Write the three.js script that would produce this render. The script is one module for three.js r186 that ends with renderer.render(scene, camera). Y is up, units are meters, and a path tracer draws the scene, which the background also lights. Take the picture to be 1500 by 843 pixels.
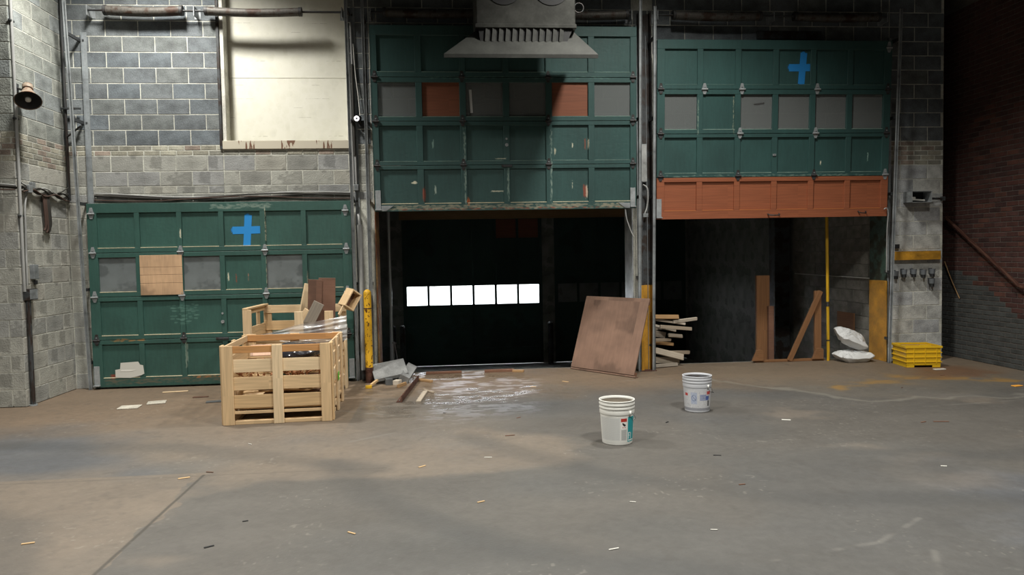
import * as THREE from 'three';
import { mergeGeometries } from 'three/addons/utils/BufferGeometryUtils.js';

// ---------------------------------------------------------------- camera, sky, exposure
const scene = new THREE.Scene();
const camera = new THREE.PerspectiveCamera(42.336, 1500 / 843, 0.05, 200);
camera.position.set(0, 1.6646, 10.1165);
camera.rotation.set(-0.04591, -0.08849, -0.01898, 'YXZ');
scene.background = new THREE.Color(15, 15.8, 17);          // overcast daylight beyond the far doors
const renderer = new THREE.WebGLRenderer({ antialias: true });
renderer.toneMapping = THREE.LinearToneMapping;
renderer.toneMappingExposure = 1.06;
renderer.shadowMap.enabled = true;
const LAMPS = [[-3.4, 6.5, 1.65, 99, 1.08, 0.42], [2.7, 6.6, 2.8, 84, 1.08, 0.42], [-2.4, 6.5, 7.2, 112, 1.25, 0.36], [3.2, 6.5, 7.2, 122, 1.25, 0.36]];

// ---------------------------------------------------------------- helpers
let seed = 20240611;
const rnd = () => { seed = (seed * 1664525 + 1013904223) >>> 0; return seed / 4294967296; };
const rr = (a, b) => a + (b - a) * rnd();
const V = (x, y, z) => new THREE.Vector3(x, y, z);
const used = {};
function numbered(n) { const k = used[n] ?? 0; used[n] = k + 1; return k ? `${n}_${String(k).padStart(3, '0')}` : n; }
function hash(x, y) { let h = (x * 374761393 + y * 668265263) | 0; h = Math.imul(h ^ (h >>> 13), 1274126177); return ((h ^ (h >>> 16)) >>> 0) / 4294967296; }
function vn(x, y, p = 0) {
  const xi = Math.floor(x), yi = Math.floor(y), fx = x - xi, fy = y - yi, m = (a) => p ? ((a % p) + p) % p : a;
  const u = fx * fx * (3 - 2 * fx), v = fy * fy * (3 - 2 * fy), x0 = m(xi), x1 = m(xi + 1), y0 = m(yi), y1 = m(yi + 1);
  const a = hash(x0, y0), b = hash(x1, y0), c = hash(x0, y1), d = hash(x1, y1);
  return a + (b - a) * u + (c - a) * v + (a - b - c + d) * u * v;
}
function fbm(x, y, o = 4, p = 0) { let s = 0, a = 0.5, t = 0; for (let i = 0; i < o; i++) { s += a * vn(x + i * 17.3 * (p ? 0 : 1), y + i * 9.1 * (p ? 0 : 1), p); t += a; a *= 0.5; x *= 2; y *= 2; p *= 2; } return s / t; }
const cl = (x, a = 0, b = 1) => Math.min(b, Math.max(a, x));
const ss = (a, b, x) => { const t = cl((x - a) / (b - a)); return t * t * (3 - 2 * t); };
const mix3 = (a, b, t) => [a[0] + (b[0] - a[0]) * t, a[1] + (b[1] - a[1]) * t, a[2] + (b[2] - a[2]) * t];
function tex(w, h, fn, srgb = true, wrap = THREE.RepeatWrapping) {
  const d = new Uint8Array(w * h * 4);
  for (let j = 0; j < h; j++) for (let i = 0; i < w; i++) {
    const c = fn(i / w, j / h, i, j), k = (j * w + i) * 4;
    if (typeof c === 'number') d[k] = d[k + 1] = d[k + 2] = cl(c) * 255; else { d[k] = cl(c[0]) * 255; d[k + 1] = cl(c[1]) * 255; d[k + 2] = cl(c[2]) * 255; }
    d[k + 3] = 255;
  }
  const t = new THREE.DataTexture(d, w, h); t.wrapS = t.wrapT = wrap; t.magFilter = THREE.LinearFilter; t.minFilter = THREE.LinearMipmapLinearFilter; t.generateMipmaps = true;
  if (srgb) t.colorSpace = THREE.SRGBColorSpace; t.needsUpdate = true; return t;
}
function canvasTex(w, h, draw, srgb = true) {
  const c = document.createElement('canvas'); c.width = w; c.height = h; draw(c.getContext('2d'), w, h);
  const t = new THREE.CanvasTexture(c); if (srgb) t.colorSpace = THREE.SRGBColorSpace; t.anisotropy = 8; return t;
}
// boxes with chamfered edges, uv in metres
function boxUV(g, ou = 0, ov = 0) {
  const p = g.attributes.position, n = g.attributes.normal, uv = new Float32Array(p.count * 2);
  for (let i = 0; i < p.count; i++) {
    const ax = Math.abs(n.getX(i)), ay = Math.abs(n.getY(i)), az = Math.abs(n.getZ(i)), x = p.getX(i), y = p.getY(i), z = p.getZ(i);
    let u, v; if (az >= ax && az >= ay) { u = x; v = y; } else if (ay >= ax) { u = x; v = z; } else { u = z; v = y; }
    uv[2 * i] = u + ou; uv[2 * i + 1] = v + ov;
  }
  g.setAttribute('uv', new THREE.BufferAttribute(uv, 2)); return g;
}
function clean(g) { let q = g.index ? g.toNonIndexed() : g; for (const k of Object.keys(q.attributes)) if (!['position', 'normal', 'uv'].includes(k)) q.deleteAttribute(k); if (!q.attributes.uv) boxUV(q); q.morphAttributes = {}; return q; }
function cbox(w, h, d, b = 0.003, ou = 0, ov = 0) {
  b = Math.min(b, w * 0.3, h * 0.3, d * 0.3);
  const H = [w / 2, h / 2, d / 2], pos = [], nor = [];
  const P = (s, k) => { const v = [0, 0, 0]; for (let a = 0; a < 3; a++) v[a] = s[a] * (a === k ? H[a] : H[a] - b); return V(...v); };
  const tri = (a, b2, c, n) => { const e = V().subVectors(b2, a).cross(V().subVectors(c, a)); if (e.dot(n) < 0) [b2, c] = [c, b2]; for (const q of [a, b2, c]) { pos.push(q.x, q.y, q.z); nor.push(n.x, n.y, n.z); } };
  const quad = (a, b2, c, d2, n) => { tri(a, b2, c, n); tri(a, c, d2, n); };
  for (let k = 0; k < 3; k++) { const i = (k + 1) % 3, j = (k + 2) % 3;
    for (const s of [-1, 1]) { const c = [[-1, -1], [1, -1], [1, 1], [-1, 1]].map(([p, q]) => { const t = [0, 0, 0]; t[k] = s; t[i] = p; t[j] = q; return P(t, k); }); const n = [0, 0, 0]; n[k] = s; quad(...c, V(...n)); } }
  for (let k = 0; k < 3; k++) { const i = (k + 1) % 3, j = (k + 2) % 3;
    for (const s of [-1, 1]) for (const t of [-1, 1]) { const f = (e, face) => { const q = [0, 0, 0]; q[k] = e; q[i] = s; q[j] = t; return P(q, face); }; const n = [0, 0, 0]; n[i] = s; n[j] = t; quad(f(-1, i), f(1, i), f(1, j), f(-1, j), V(...n).normalize()); } }
  for (const x of [-1, 1]) for (const y of [-1, 1]) for (const z of [-1, 1]) tri(P([x, y, z], 0), P([x, y, z], 1), P([x, y, z], 2), V(x, y, z).normalize());
  const g = new THREE.BufferGeometry(); g.setAttribute('position', new THREE.Float32BufferAttribute(pos, 3)); g.setAttribute('normal', new THREE.Float32BufferAttribute(nor, 3));
  return boxUV(g, ou, ov);
}
const at = (g, x, y, z, rx = 0, ry = 0, rz = 0) => { g.applyMatrix4(new THREE.Matrix4().makeRotationFromEuler(new THREE.Euler(rx, ry, rz))); g.translate(x, y, z); return g; };
const B = (x0, x1, y0, y1, z0, z1, b = 0.003) => boxUV(at(cbox(x1 - x0, y1 - y0, z1 - z0, b), (x0 + x1) / 2, (y0 + y1) / 2, (z0 + z1) / 2));
function rod(a, b, r, seg = 10, r2 = r) {
  a = V(...a); b = V(...b); const L = a.distanceTo(b), g = new THREE.CylinderGeometry(r2, r, L, seg); g.translate(0, L / 2, 0);
  g.applyQuaternion(new THREE.Quaternion().setFromUnitVectors(V(0, 1, 0), V().subVectors(b, a).normalize())); g.translate(a.x, a.y, a.z); return g;
}
const tube = (pts, r, n = 40, seg = 7) => new THREE.TubeGeometry(new THREE.CatmullRomCurve3(pts.map((p) => V(...p))), n, r, seg);
const lathe = (pts, seg = 40) => new THREE.LatheGeometry(pts.map((p) => new THREE.Vector2(...p)), seg);
function obj(name, geos, m, parent) {
  geos = Array.isArray(geos) ? geos : [geos];
  const g = geos.length === 1 ? (geos[0].attributes.uv ? geos[0] : clean(geos[0])) : mergeGeometries(geos.map(clean));
  const o = new THREE.Mesh(g, m); o.castShadow = o.receiveShadow = true; o.name = parent && parent !== scene ? name : numbered(name); (parent ?? scene).add(o); return o;
}
function tag(o, label, category, group) { o.userData.label = label; o.userData.category = category; if (group) o.userData.group = group; return o; }
function thing(name, label, category, p = [0, 0, 0], group) { const o = new THREE.Group(); o.name = numbered(name); o.position.set(...p); scene.add(o); return tag(o, label, category, group); }
function struct(name, geos, m, label) { const o = obj(name, geos, m, scene); o.userData.kind = 'structure'; if (label) o.userData.label = label; return o; }

// ---------------------------------------------------------------- textures
const grain = tex(512, 512, (u, v) => { const n = fbm(u * 8, v * 8, 4, 8), f = fbm(u * 128, v * 128, 2, 128); return 0.80 + 0.22 * (n - 0.5) * 1.6 + 0.18 * (f - 0.5) + 0.1; });
const grainB = tex(512, 512, (u, v) => 0.5 + (fbm(u * 90, v * 90, 3, 90) - 0.5) * 1.2, false);
const patchy = tex(512, 512, (u, v) => { const n = fbm(u * 4, v * 4, 5, 4), m = ss(0.5, 0.62, fbm(u * 6 + 40, v * 6, 4, 6)); return 0.86 + 0.3 * (n - 0.5) - 0.14 * m; });
const woodT = tex(512, 512, (u, v) => { const w = fbm(u * 3, v * 40, 3, 0), g = fbm(u * 5, v * 130, 2, 0), s = Math.sin((v * 26 + 2.2 * fbm(u * 2, v * 5, 2, 0)) * 6.283); const k = 0.93 + 0.10 * (w - 0.5) + 0.10 * (g - 0.5) + 0.018 * s; return [k, k * 0.985 - 0.01, k * 0.96 - 0.015]; });
const plyT = tex(512, 512, (u, v) => { const a = fbm(u * 3, v * 5, 4), b = fbm(u * 60, v * 6, 3), c = ss(0.55, 0.7, fbm(u * 4 + 9, v * 3 + 3, 4)); const k = 0.9 + 0.24 * (a - 0.5) + 0.1 * (b - 0.5) - 0.12 * c; return [k, k * 0.98, k * 0.97]; });
const rustT = tex(256, 256, (u, v) => { const n = ss(0.42, 0.62, fbm(u * 10, v * 10, 4, 10)), f = fbm(u * 60, v * 60, 2, 60); return mix3([0.9, 0.9, 0.9], [0.62, 0.42, 0.32], n * 0.8).map((c) => c * (0.85 + 0.3 * (f - 0.5))); });
const steelT = tex(256, 256, (u, v) => { const n = fbm(u * 7, v * 7, 4, 7), f = fbm(u * 50, v * 50, 2, 50); return 0.84 + 0.35 * (n - 0.5) + 0.12 * (f - 0.5); });

const std = (c, o = {}) => new THREE.MeshStandardMaterial({ color: new THREE.Color(c), roughness: 0.8, side: THREE.DoubleSide, ...o });
const phys = (c, o = {}) => new THREE.MeshPhysicalMaterial({ color: new THREE.Color(c), side: THREE.DoubleSide, ...o });
const tinted = (cs, o) => cs.map((c) => std(c, o));
const blockO = { map: grain, bumpMap: grainB, bumpScale: 0.0025, roughness: 0.9 };
const M = {
  mortarPale: std('#cfd0c6', { map: grain, bumpMap: grainB, bumpScale: 0.003, roughness: 0.95 }),
  mortarGrey: std('#c2c3ba', { map: grain, bumpMap: grainB, bumpScale: 0.003, roughness: 0.95 }),
  blockUp: tinted(['#6d7377', '#72787b', '#676e73', '#747979', '#6e767c'], blockO),
  blockLow: tinted(['#b0b1aa', '#b7b8b0', '#a9abaa', '#bab9af', '#a6a7a1'], { ...blockO, map: patchy }),
  blockPale: tinted(['#b9bcbc', '#c0c2bf', '#b3b6b8', '#bcbdb8'], { ...blockO, map: grain }),
  blockSide: tinted(['#b7b8b0', '#bebfb7', '#b0b2ae', '#c0bfb6'], { ...blockO, map: patchy }),
  blockSideUp: tinted(['#8f948f', '#959993', '#898f8f', '#9a9d96'], blockO),
  brickPale: tinted(['#a8a596', '#9c9a8c', '#a29488', '#8d8c82', '#b0ae9f'], blockO),
  brickRed: tinted(['#5a3730', '#4e302b', '#623e34', '#452c29', '#573a35'], blockO),
  brickGrey: tinted(['#4b4e4d', '#454847', '#515351'], blockO),
  mortarDark: std('#6c655f', { map: grain, bumpMap: grainB, bumpScale: 0.003 }),
  blockBay: tinted(['#8f8d85', '#95928a', '#888680'], blockO),
  bayDark: std('#94958f', { map: patchy, roughness: 0.95 }), bayFloor: std('#85837c', { map: patchy, roughness: 0.9 }),
  concrete: std('#85847d', { map: patchy, bumpMap: grainB, bumpScale: 0.003 }), ceiling: std('#4c4f52', { map: grain }),
  pine: tinted(['#d6bd97', '#dcc5a2', '#cfb48b', '#e2cfae'], { map: woodT, roughness: 0.75 }),
  pineOld: std('#a98a63', { map: woodT }), pineGrey: tinted(['#b3aca0', '#c2bdb4', '#a49a8c', '#8e8981'], { map: woodT }), brownWood: std('#85603f', { map: woodT }),
  ply: std('#907565', { map: plyT, roughness: 0.8 }), plyEdge: std('#7d5c4a', { map: woodT }), fibre: std('#7a5a49', { map: plyT }), orangePly: std('#7f4d36', { map: woodT, roughness: 0.6 }),
  cardboard: std('#d3b390', { map: plyT, roughness: 0.9 }),
  steel: std('#a0a7ab', { map: steelT, metalness: 0.15, roughness: 0.5 }), steelDark: std('#4f5356', { map: rustT, metalness: 0.1, roughness: 0.6 }), galv: std('#b4babd', { map: steelT, metalness: 0.2, roughness: 0.42 }),
  rust: std('#6b4636', { map: rustT, roughness: 0.85 }), spring: std('#69655f', { map: rustT, metalness: 0.2, roughness: 0.6 }), conduit: std('#bcbebd', { map: steelT, metalness: 0.1, roughness: 0.5 }),
  yellow: std('#d0982c', { map: steelT, roughness: 0.6 }), yellowPole: std('#e0b11c', { map: steelT, roughness: 0.5 }), tote: phys('#d9b01e', { roughness: 0.42, clearcoat: 0.15 }), tan: std('#b58a4e', { map: rustT, roughness: 0.7 }),
  greenTrim: std('#4f6a5d', { map: rustT, roughness: 0.6 }), cream: std('#cfc6a8', { map: grain }), whitePanel: std('#dcdbd1', { map: grain, roughness: 0.6 }), black: std('#17181a', { roughness: 0.6 }), cable: std('#2b2925', { roughness: 0.7 }), cableBrown: std('#45332b', { roughness: 0.8 }),
  bucket: phys('#e4e5e0', { roughness: 0.4, clearcoat: 0.1 }), paper: std('#c9c9c2', { roughness: 0.9 }), whitePlastic: std('#d5d4cd', { roughness: 0.5 }), hornPaint: std('#b09f8c', { map: rustT, roughness: 0.6 }),
  greyPane: std('#7e8688', { map: patchy, roughness: 0.35 }), glass: phys('#b3b9b9', { transmission: 0.76, thickness: 0, roughness: 0.14, ior: 1.5 }), clear: phys('#ffffff', { transmission: 1, thickness: 0, roughness: 0.0, ior: 1.45 }),
  foam: std('#8b8d8d', { map: grain, bumpMap: grainB, bumpScale: 0.003 }), darkBlock: std('#585b5c', { map: grain }), bag: std('#d3d5d6', { roughness: 0.55 }), heater: std('#575854', { map: steelT, metalness: 0.4, roughness: 0.42 }), heaterDark: std('#3f413d', { map: steelT, metalness: 0.2, roughness: 0.6 }),
  dirt: std('#6f675c', { map: grain, roughness: 1 }), socket: std('#63686d', { roughness: 0.5 }), greenSticker: std('#58c72d', { roughness: 0.7 }), tile: std('#cfcabc', { map: grain }),
};

// ---------------------------------------------------------------- floor (dock slab)
{
  const X0 = -6, X1 = 8, Z0 = -0.5, Z1 = 7.5, W = 2048, H = 1170;
  const seg = (x, z, a) => { let d = 9; for (let i = 0; i + 3 < a.length; i += 2) { const dx = a[i + 2] - a[i], dz = a[i + 3] - a[i + 1], t = cl(((x - a[i]) * dx + (z - a[i + 1]) * dz) / (dx * dx + dz * dz)); d = Math.min(d, Math.hypot(x - a[i] - t * dx, z - a[i + 1] - t * dz)); } return d; };
  const spill = [3.3, 1.0, 3.79, 1.34, 4.1, 1.9, 4.45, 2.61, 5.0, 2.45, 5.39, 2.59, 6.34, 2.5, 7.5, 2.3], yel = [4.55, 1.75, 4.75, 1.5, 5.2, 1.45, 5.8, 1.2, 6.2, 1.35, 6.5, 1.6, 7.2, 1.8];
  const scr = [[1.7, 6.35, 2.4, 6.2, 2.85, 5.88], [2.36, 6.75, 2.62, 6.35], [-0.9, 3.4, -0.2, 2.9, 0.6, 2.75], [-1.2, 2.0, 0.2, 2.8], [2.1, 0.8, 3.1, 0.7], [4.9, 2.9, 6.3, 2.75]];
  const tyre = [[-0.95, 4.1, -0.55, 5.0, 0.3, 6.0, 1.8, 6.7], [0.2, 3.4, 1.0, 4.6, 2.2, 5.4, 4.0, 5.7], [-3.6, 4.6, -2.8, 5.2, -2.3, 6.2], [3.2, 4.4, 4.4, 4.7, 5.6, 4.3], [-4.4, 3.0, -2.4, 3.35, -0.6, 4.3]];
  const map = tex(W, H, (u, v) => {
    const x = X0 + u * (X1 - X0), z = Z0 + v * (Z1 - Z0), wob = (fbm(x * 2.1, z * 2.1, 4) - 0.5), xw = x + wob * 0.5, zw = z + (fbm(x * 2.3 + 50, z * 2.3, 4) - 0.5) * 0.6;
    const big = fbm(x * 0.35 + 3, z * 0.5, 4), mid = fbm(x * 1.6, z * 3, 4), fine = fbm(x * 26, z * 26, 3);
    const grey = [0.545, 0.54, 0.525], tan = [0.665, 0.605, 0.535], dust = [0.70, 0.595, 0.485], cool = [0.50, 0.51, 0.525];
    let c = mix3(grey, cool, ss(0.45, 0.6, big));
    c = mix3(c, tan, ss(0.40, 0.62, fbm(x * 0.5 + 20, z * 0.6 + 7, 4)) * 0.75);
    c = mix3(c, [0.475, 0.47, 0.455], ss(0.40, 0.52, fbm(x * 0.55 + 31, z * 0.8 + 2, 5) + 0.16 * cl((x - 0.2) * 0.4, -1, 1)) * 0.75);   // grime trodden in by traffic
    if (xw < -1.9 && z > 4.2) c = mix3(c, tan, 0.7);
    c = mix3(c, dust, (1 - ss(0.9, 2.4, zw + (x < -1 ? -0.9 : 0.25) + 0.6 * (mid - 0.5))) * 0.8);           // dry brown dust along the doors
    c = mix3(c, tan, (1 - ss(1.0, 2.4, Math.hypot(xw + 1.2, (zw - 2.9) * 1.3))) * 0.55);
    const k = 0.99 + 0.12 * (mid - 0.5) + 0.10 * (fine - 0.5); c = c.map((q) => q * k);
    // pale film with its own edge, right of the doors
    const dsp = seg(xw, zw, spill); c = mix3(c, [0.72, 0.71, 0.66], (1 - ss(0.015, 0.10, dsp + 0.08 * (mid - 0.3))) * 0.6);
    if (x > 3.3) { const e = 1.0 + 1.5 * cl((x - 3.4) / 1.1); if (zw < e) c = mix3(c, [0.66, 0.62, 0.55], 0.3 * ss(0, 0.4, e - zw)); }
    const dy = seg(xw, zw, yel); c = mix3(c, [0.82, 0.64, 0.36], (1 - ss(0.02, 0.24, dy + 0.25 * (mid - 0.4))) * 0.8 * ss(0.36, 0.58, fbm(x * 3.5 + 8, z * 6, 4)));
    const rustS = Math.hypot(xw - 6.6, (zw - 1.0) * 1.4); c = mix3(c, [0.60, 0.41, 0.27], (1 - ss(0.3, 0.9, rustS)) * 0.6);
    for (const t of tyre) { const d = seg(x + wob * 0.2, z, t); c = mix3(c, [0.33, 0.34, 0.345], (1 - ss(0.03, 0.24, d)) * 0.27 * (0.45 + 0.9 * mid)); }
    for (const t of scr) { const d = seg(x + wob * 0.05, z, t); c = mix3(c, [0.70, 0.69, 0.66], (1 - ss(0.004, 0.03, d)) * 0.42 * ss(0.3, 0.6, fbm(x * 7, z * 7, 3))); }
    const j1 = z > 4.25 ? Math.abs(x + 1.9 - 0.02 * wob) : 9, j2 = x < -0.5 ? Math.abs(z - 4.28 - 0.03 * wob) : 9; c = mix3(c, [0.36, 0.34, 0.31], (1 - ss(0.006, 0.016, j1)) * 0.75 + (1 - ss(0.006, 0.02, j2)) * 0.18);
    const sp = fbm(x * 11 + 7, z * 11, 3); c = mix3(c, [0.40, 0.38, 0.36], ss(0.6, 0.8, sp) * 0.16);
    c = mix3(c, [0.84, 0.82, 0.77], ss(0.86, 0.92, vn(x * 38, z * 38)) * ss(0.5, 0.7, fbm(x * 2 + 5, z * 2, 3)) * 0.35);
    return c;
  }, true, THREE.MirroredRepeatWrapping);
  // worn-smooth trowelled patch in front of the middle opening, dull and dusty elsewhere
  const rough = tex(1024, 585, (u, v) => {
    const x = X0 + u * (X1 - X0), z = Z0 + v * (Z1 - Z0), n = fbm(x * 7, z * 15, 5), m = fbm(x * 0.9 + 11, z * 0.9, 3), near = 1 - ss(0.9, 1.5, Math.hypot((x - 0.1) * 1.0, (z - 0.9) * 0.62) + 0.9 * (m - 0.5));
    const smooth = ss(0.43, 0.55, n) * near;
    return [0, 0.66 + 0.2 * (fbm(x * 3, z * 3, 4) - 0.5) - 0.37 * smooth, 0];
  }, false, THREE.MirroredRepeatWrapping);
  const bump = tex(1024, 1024, (u, v) => 0.5 + 0.55 * (fbm(u * 14, v * 14, 5, 14) - 0.5) + 0.2 * (fbm(u * 150, v * 150, 2, 150) - 0.5), false);
  const mapB = bump; mapB.repeat.set((X1 - X0) / 2.2, (Z1 - Z0) / 2.2);
  const g = B(-9, 7.6, -0.3, 0, -0.45, 14.4, 0.01), p = g.attributes.position, uv = g.attributes.uv;
  for (let i = 0; i < p.count; i++) uv.setXY(i, (p.getX(i) - X0) / (X1 - X0), (p.getZ(i) - Z0) / (Z1 - Z0));
  struct('floor', g, new THREE.MeshStandardMaterial({ map, color: new THREE.Color(0.44, 0.44, 0.44), roughnessMap: rough, roughness: 1, bumpMap: mapB, bumpScale: 0.006, side: THREE.DoubleSide }), 'stained grey concrete dock floor');
}
// ---------------------------------------------------------------- walls of single blocks
const cache = {};
function blockGeo(w, h, d, b) { const k = Math.floor(rnd() * 4), key = [w.toFixed(3), h.toFixed(3), d, b, k].join(); return cache[key] ??= cbox(w, h, d, b, k * 0.37, k * 0.23); }
// lays blocks on a wall: u runs along the wall, normal n: 'z' (front at z = face) or 'x' (front at x = face)
function lay(wall, n, face, u0, u1, rows, { len = 0.406, joint = 0.011, off = 0, b = 0.003, name = 'block', hole = () => false, keep = null } = {}) {
  rows.forEach(([y0, y1, mats, L = len, nm = name], r) => {
    const start = u0 - ((r % 2 ? 0.5 : 0) * L + off % L) - L;
    for (let u = start; u < u1; u += L) {
      const a = Math.max(u, u0), e = Math.min(u + L, u1); if (e - a < 0.04) continue;
      const w = e - a - joint, h = y1 - y0 - joint, cu = (a + e) / 2, cy = (y0 + y1) / 2; if (hole(a, e, y0, y1)) continue;
      const ml = typeof mats === 'function' ? mats(cu, cy) : mats, m = ml[Math.floor(rnd() * ml.length)], geo = blockGeo(w, h, 0.03, b), put = rr(-0.0012, 0.0012);
      if (keep && !keep(cu, cy)) { const g = geo.clone(); if (n === 'x') g.rotateY(Math.PI / 2); g.translate(n === 'x' ? face - 0.015 + put : cu, cy, n === 'x' ? cu : face - 0.015 + put); keep.rest.push(g); continue; }
      const o = new THREE.Mesh(geo, m); o.name = nm; o.castShadow = o.receiveShadow = true;
      if (n === 'z') o.position.set(cu, cy, face - 0.015 + put); else { const s = n === 'x' ? 1 : -1; o.rotation.y = s * Math.PI / 2; o.position.set(face - s * (0.015 + put), cy, cu); }
      wall.add(o);
    }
  });
}
function courses(y0, n, h, mats, len, nm) { return Array.from({ length: n }, (_, i) => [y0 + i * h, y0 + (i + 1) * h, mats, len, nm]); }
const LOW = (m) => courses(0, 14, 0.2014, m), BAND = courses(2.82, 5, 0.067, M.brickPale, 0.205, 'brick'), UP = courses(3.155, 10, 0.2, M.blockUp);
// back wall with the three door openings
{
  const Z = -0.0035, T = -0.45;
  const w = struct('wall_back', [B(-5.0, -2.87, 0, 7.4, T, Z), B(-2.87, -1.22, 0, 3.1, T, Z), B(-2.87, -1.22, 5.7, 7.4, T, Z), B(-2.9, -1.2, 3.0, 5.8, T, -0.24), B(-1.22, -0.93, 0, 7.4, T, Z), B(-0.93, 2.6, 2.42, 7.4, T, Z), B(2.6, 2.89, 0, 7.4, T, Z), B(2.89, 6.31, 2.3, 7.4, T, Z), B(6.31, 7.13, 0, 7.4, T, Z), B(7.0, 7.7, -0.2, 7.4, -1.5, -1.4), B(7.0, 7.13, -0.2, 7.4, -1.45, -0.4), B(7.0, 7.7, -0.3, -0.01, -1.5, -0.44)], M.mortarPale, 'grey concrete block wall with door openings');
  const rowsL = [[2.42, 2.53, M.blockLow], [2.53, 2.63, M.blockLow], [2.63, 2.82, M.blockLow], [2.82, 3.025, M.blockLow], [3.025, 3.09, M.brickPale, 0.205, 'brick'], [3.09, 3.155, M.brickPale, 0.205, 'brick'], ...UP];
  const win = (a, e, y0, y1) => e > -2.87 && y1 > 3.12 && y0 < 5.6;
  lay(w, 'z', 0, -4.84, -2.87, rowsL, { off: 0.06 });
  lay(w, 'z', 0, -2.87, -1.22, rowsL.slice(0, 5), { off: 0.21, hole: (a, e, y0, y1) => y1 > 3.1 });
  lay(w, 'z', 0, -1.22, -0.95, rowsL, { off: 0.12 });
  lay(w, 'z', 0, -0.95, 2.62, [...courses(3.355, 4, 0.2, M.blockUp), ...courses(4.555, 3, 0.2, M.blockUp)], { off: 0.1 });
  lay(w, 'z', 0, 2.62, 2.89, UP.slice(0, 9), { off: 0.2 });
  lay(w, 'z', 0, 2.89, 6.31, [...courses(3.155, 4, 0.2, M.blockUp), ...courses(4.355, 4, 0.2, M.blockUp)], { off: 0.15 });
  lay(w, 'z', 0, -4.84, -4.62, LOW(M.blockSide).slice(0, 12), { off: 0.2 });
  lay(w, 'z', 0, 6.31, 7.13, [...LOW(M.blockPale), ...BAND, ...UP], { off: 0.03, len: 0.406 });
}
// projecting wall beside the closed door: side face and end face
{
  const w = struct('wall_left', [B(-9, -4.843, 0, 7.4, -0.45, 1.157, 0.02)], M.mortarGrey, 'projecting concrete block wall beside the closed door');
  const rows = [...LOW(M.blockSide), ...BAND, ...courses(3.155, 10, 0.2, M.blockSideUp)];
  lay(w, 'x', -4.84, -0.01, 1.16, rows, { off: 0.14, b: 0.003 });
  lay(w, 'z', 1.16, -5.75, -4.84, rows, { off: 0.05, b: 0.003 });
}
// red brick side wall
{
  const w = struct('wall_right', B(7.507, 7.7, -0.2, 7.4, -1.5, 14.4), M.mortarDark, 'dark red brick side wall');
  const keep = (u, y) => u > 0.02 && y > 0.9 && y < 3.75; keep.rest = [];
  const rows = [], paintTop = (u, v) => v < 1.12 - 0.32 * u + 0.5 * (fbm(u * 1.7 + 4, v * 1.1, 3) - 0.5);
  for (let i = 0; i < 75; i++) { const y = i * 0.0677; rows.push([y, y + 0.0677, (u, v) => paintTop(u, v) ? M.brickGrey : M.brickRed, 0.21, 'brick']); }
  lay(w, '-x', 7.5, -1.35, 1.45, rows, { joint: 0.011, b: 0.003, keep: Object.assign(() => true, { rest: [] }), hole: (a, e, y0) => !keep((a + e) / 2, (y0 + 0.034)) });
  const restRed = [], restGrey = []; seed = 77;
  rows.forEach(([y0], r) => { for (let u = -1.35 - (r % 2) * 0.105; u < 1.5; u += 0.21) { if (keep(u + 0.105, y0 + 0.034)) continue; const g = blockGeo(0.199, 0.0567, 0.03, 0.003).clone(); g.rotateY(-Math.PI / 2); g.translate(7.515, y0 + 0.034, u + 0.105); const c = paintTop(u + 0.105, y0 + 0.034) ? restGrey : restRed; c.push(g); } });
  obj('brick_courses', restRed, M.brickRed[1], w).userData.kind = 'stuff'; obj('painted_brick_courses', restGrey, M.brickGrey[0], w).userData.kind = 'stuff';
}
struct('wall_front', B(-9.2, 7.7, 0, 7.4, 14.2, 14.4), M.concrete, 'concrete wall behind'); struct('wall_far_side', B(-9.2, -9, 0, 7.4, 1.1, 14.4), M.concrete, 'concrete side wall');
struct('ceiling', B(-9.2, 7.7, 7.4, 7.6, -1.5, 14.4), M.ceiling, 'dark roof deck');

// ---------------------------------------------------------------- truck bay behind the openings
{
  struct('floor_bay', B(-3, 9, -1.5, -1.2, -9.6, -0.45), M.bayFloor, 'sunken bay floor'); struct('wall_dock_face', B(-3, 9, -1.5, -0.02, -0.6, -0.452), M.bayDark, 'dock face');
  struct('wall_bay_left', B(-1.9, -1.7, -1.3, 3.6, -9.4, -0.46), M.bayDark, 'bay side wall'); struct('ceiling_bay', B(-2, 7, 3.4, 3.6, -9.6, -0.46), M.bayDark, 'bay ceiling');
  const wr = struct('wall_bay_right', [B(6.36, 6.6, -1.3, 3.6, -3.2, -0.46), B(6.36, 6.6, -1.3, 3.6, -9.4, -3.2)], M.bayDark, 'block wall of the truck bay');
  lay(wr, '-x', 6.35, -3.0, -0.47, courses(-0.8, 16, 0.2, M.blockBay), { joint: 0.008 });
  struct('trim_1', B(6.0, 6.28, -1.2, 3.4, -3.25, -3.0), M.steelDark, 'steel bay column');
  // end wall with two door openings
  struct('wall_bay_end', [B(-2, -1.1, -1.3, 3.6, -9.4, -9.0), B(2.49, 2.81, -1.3, 3.6, -9.4, -9.0), B(6.3, 7, -1.3, 3.6, -9.4, -9.0), B(-1.1, 2.52, 2.75, 3.6, -9.4, -9.0), B(2.8, 6.3, 2.75, 3.6, -9.4, -9.0)], M.bayDark, 'end wall of the bay');
  struct('trim_2', B(-1.15, 6.4, 2.56, 2.78, -9.02, -8.94), M.pineOld, 'wooden header over the far door');
  struct('ground_outside', B(-30, 40, -1.6, -1.3, -60, -9.7), M.concrete, 'concrete yard outside');
}

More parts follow.
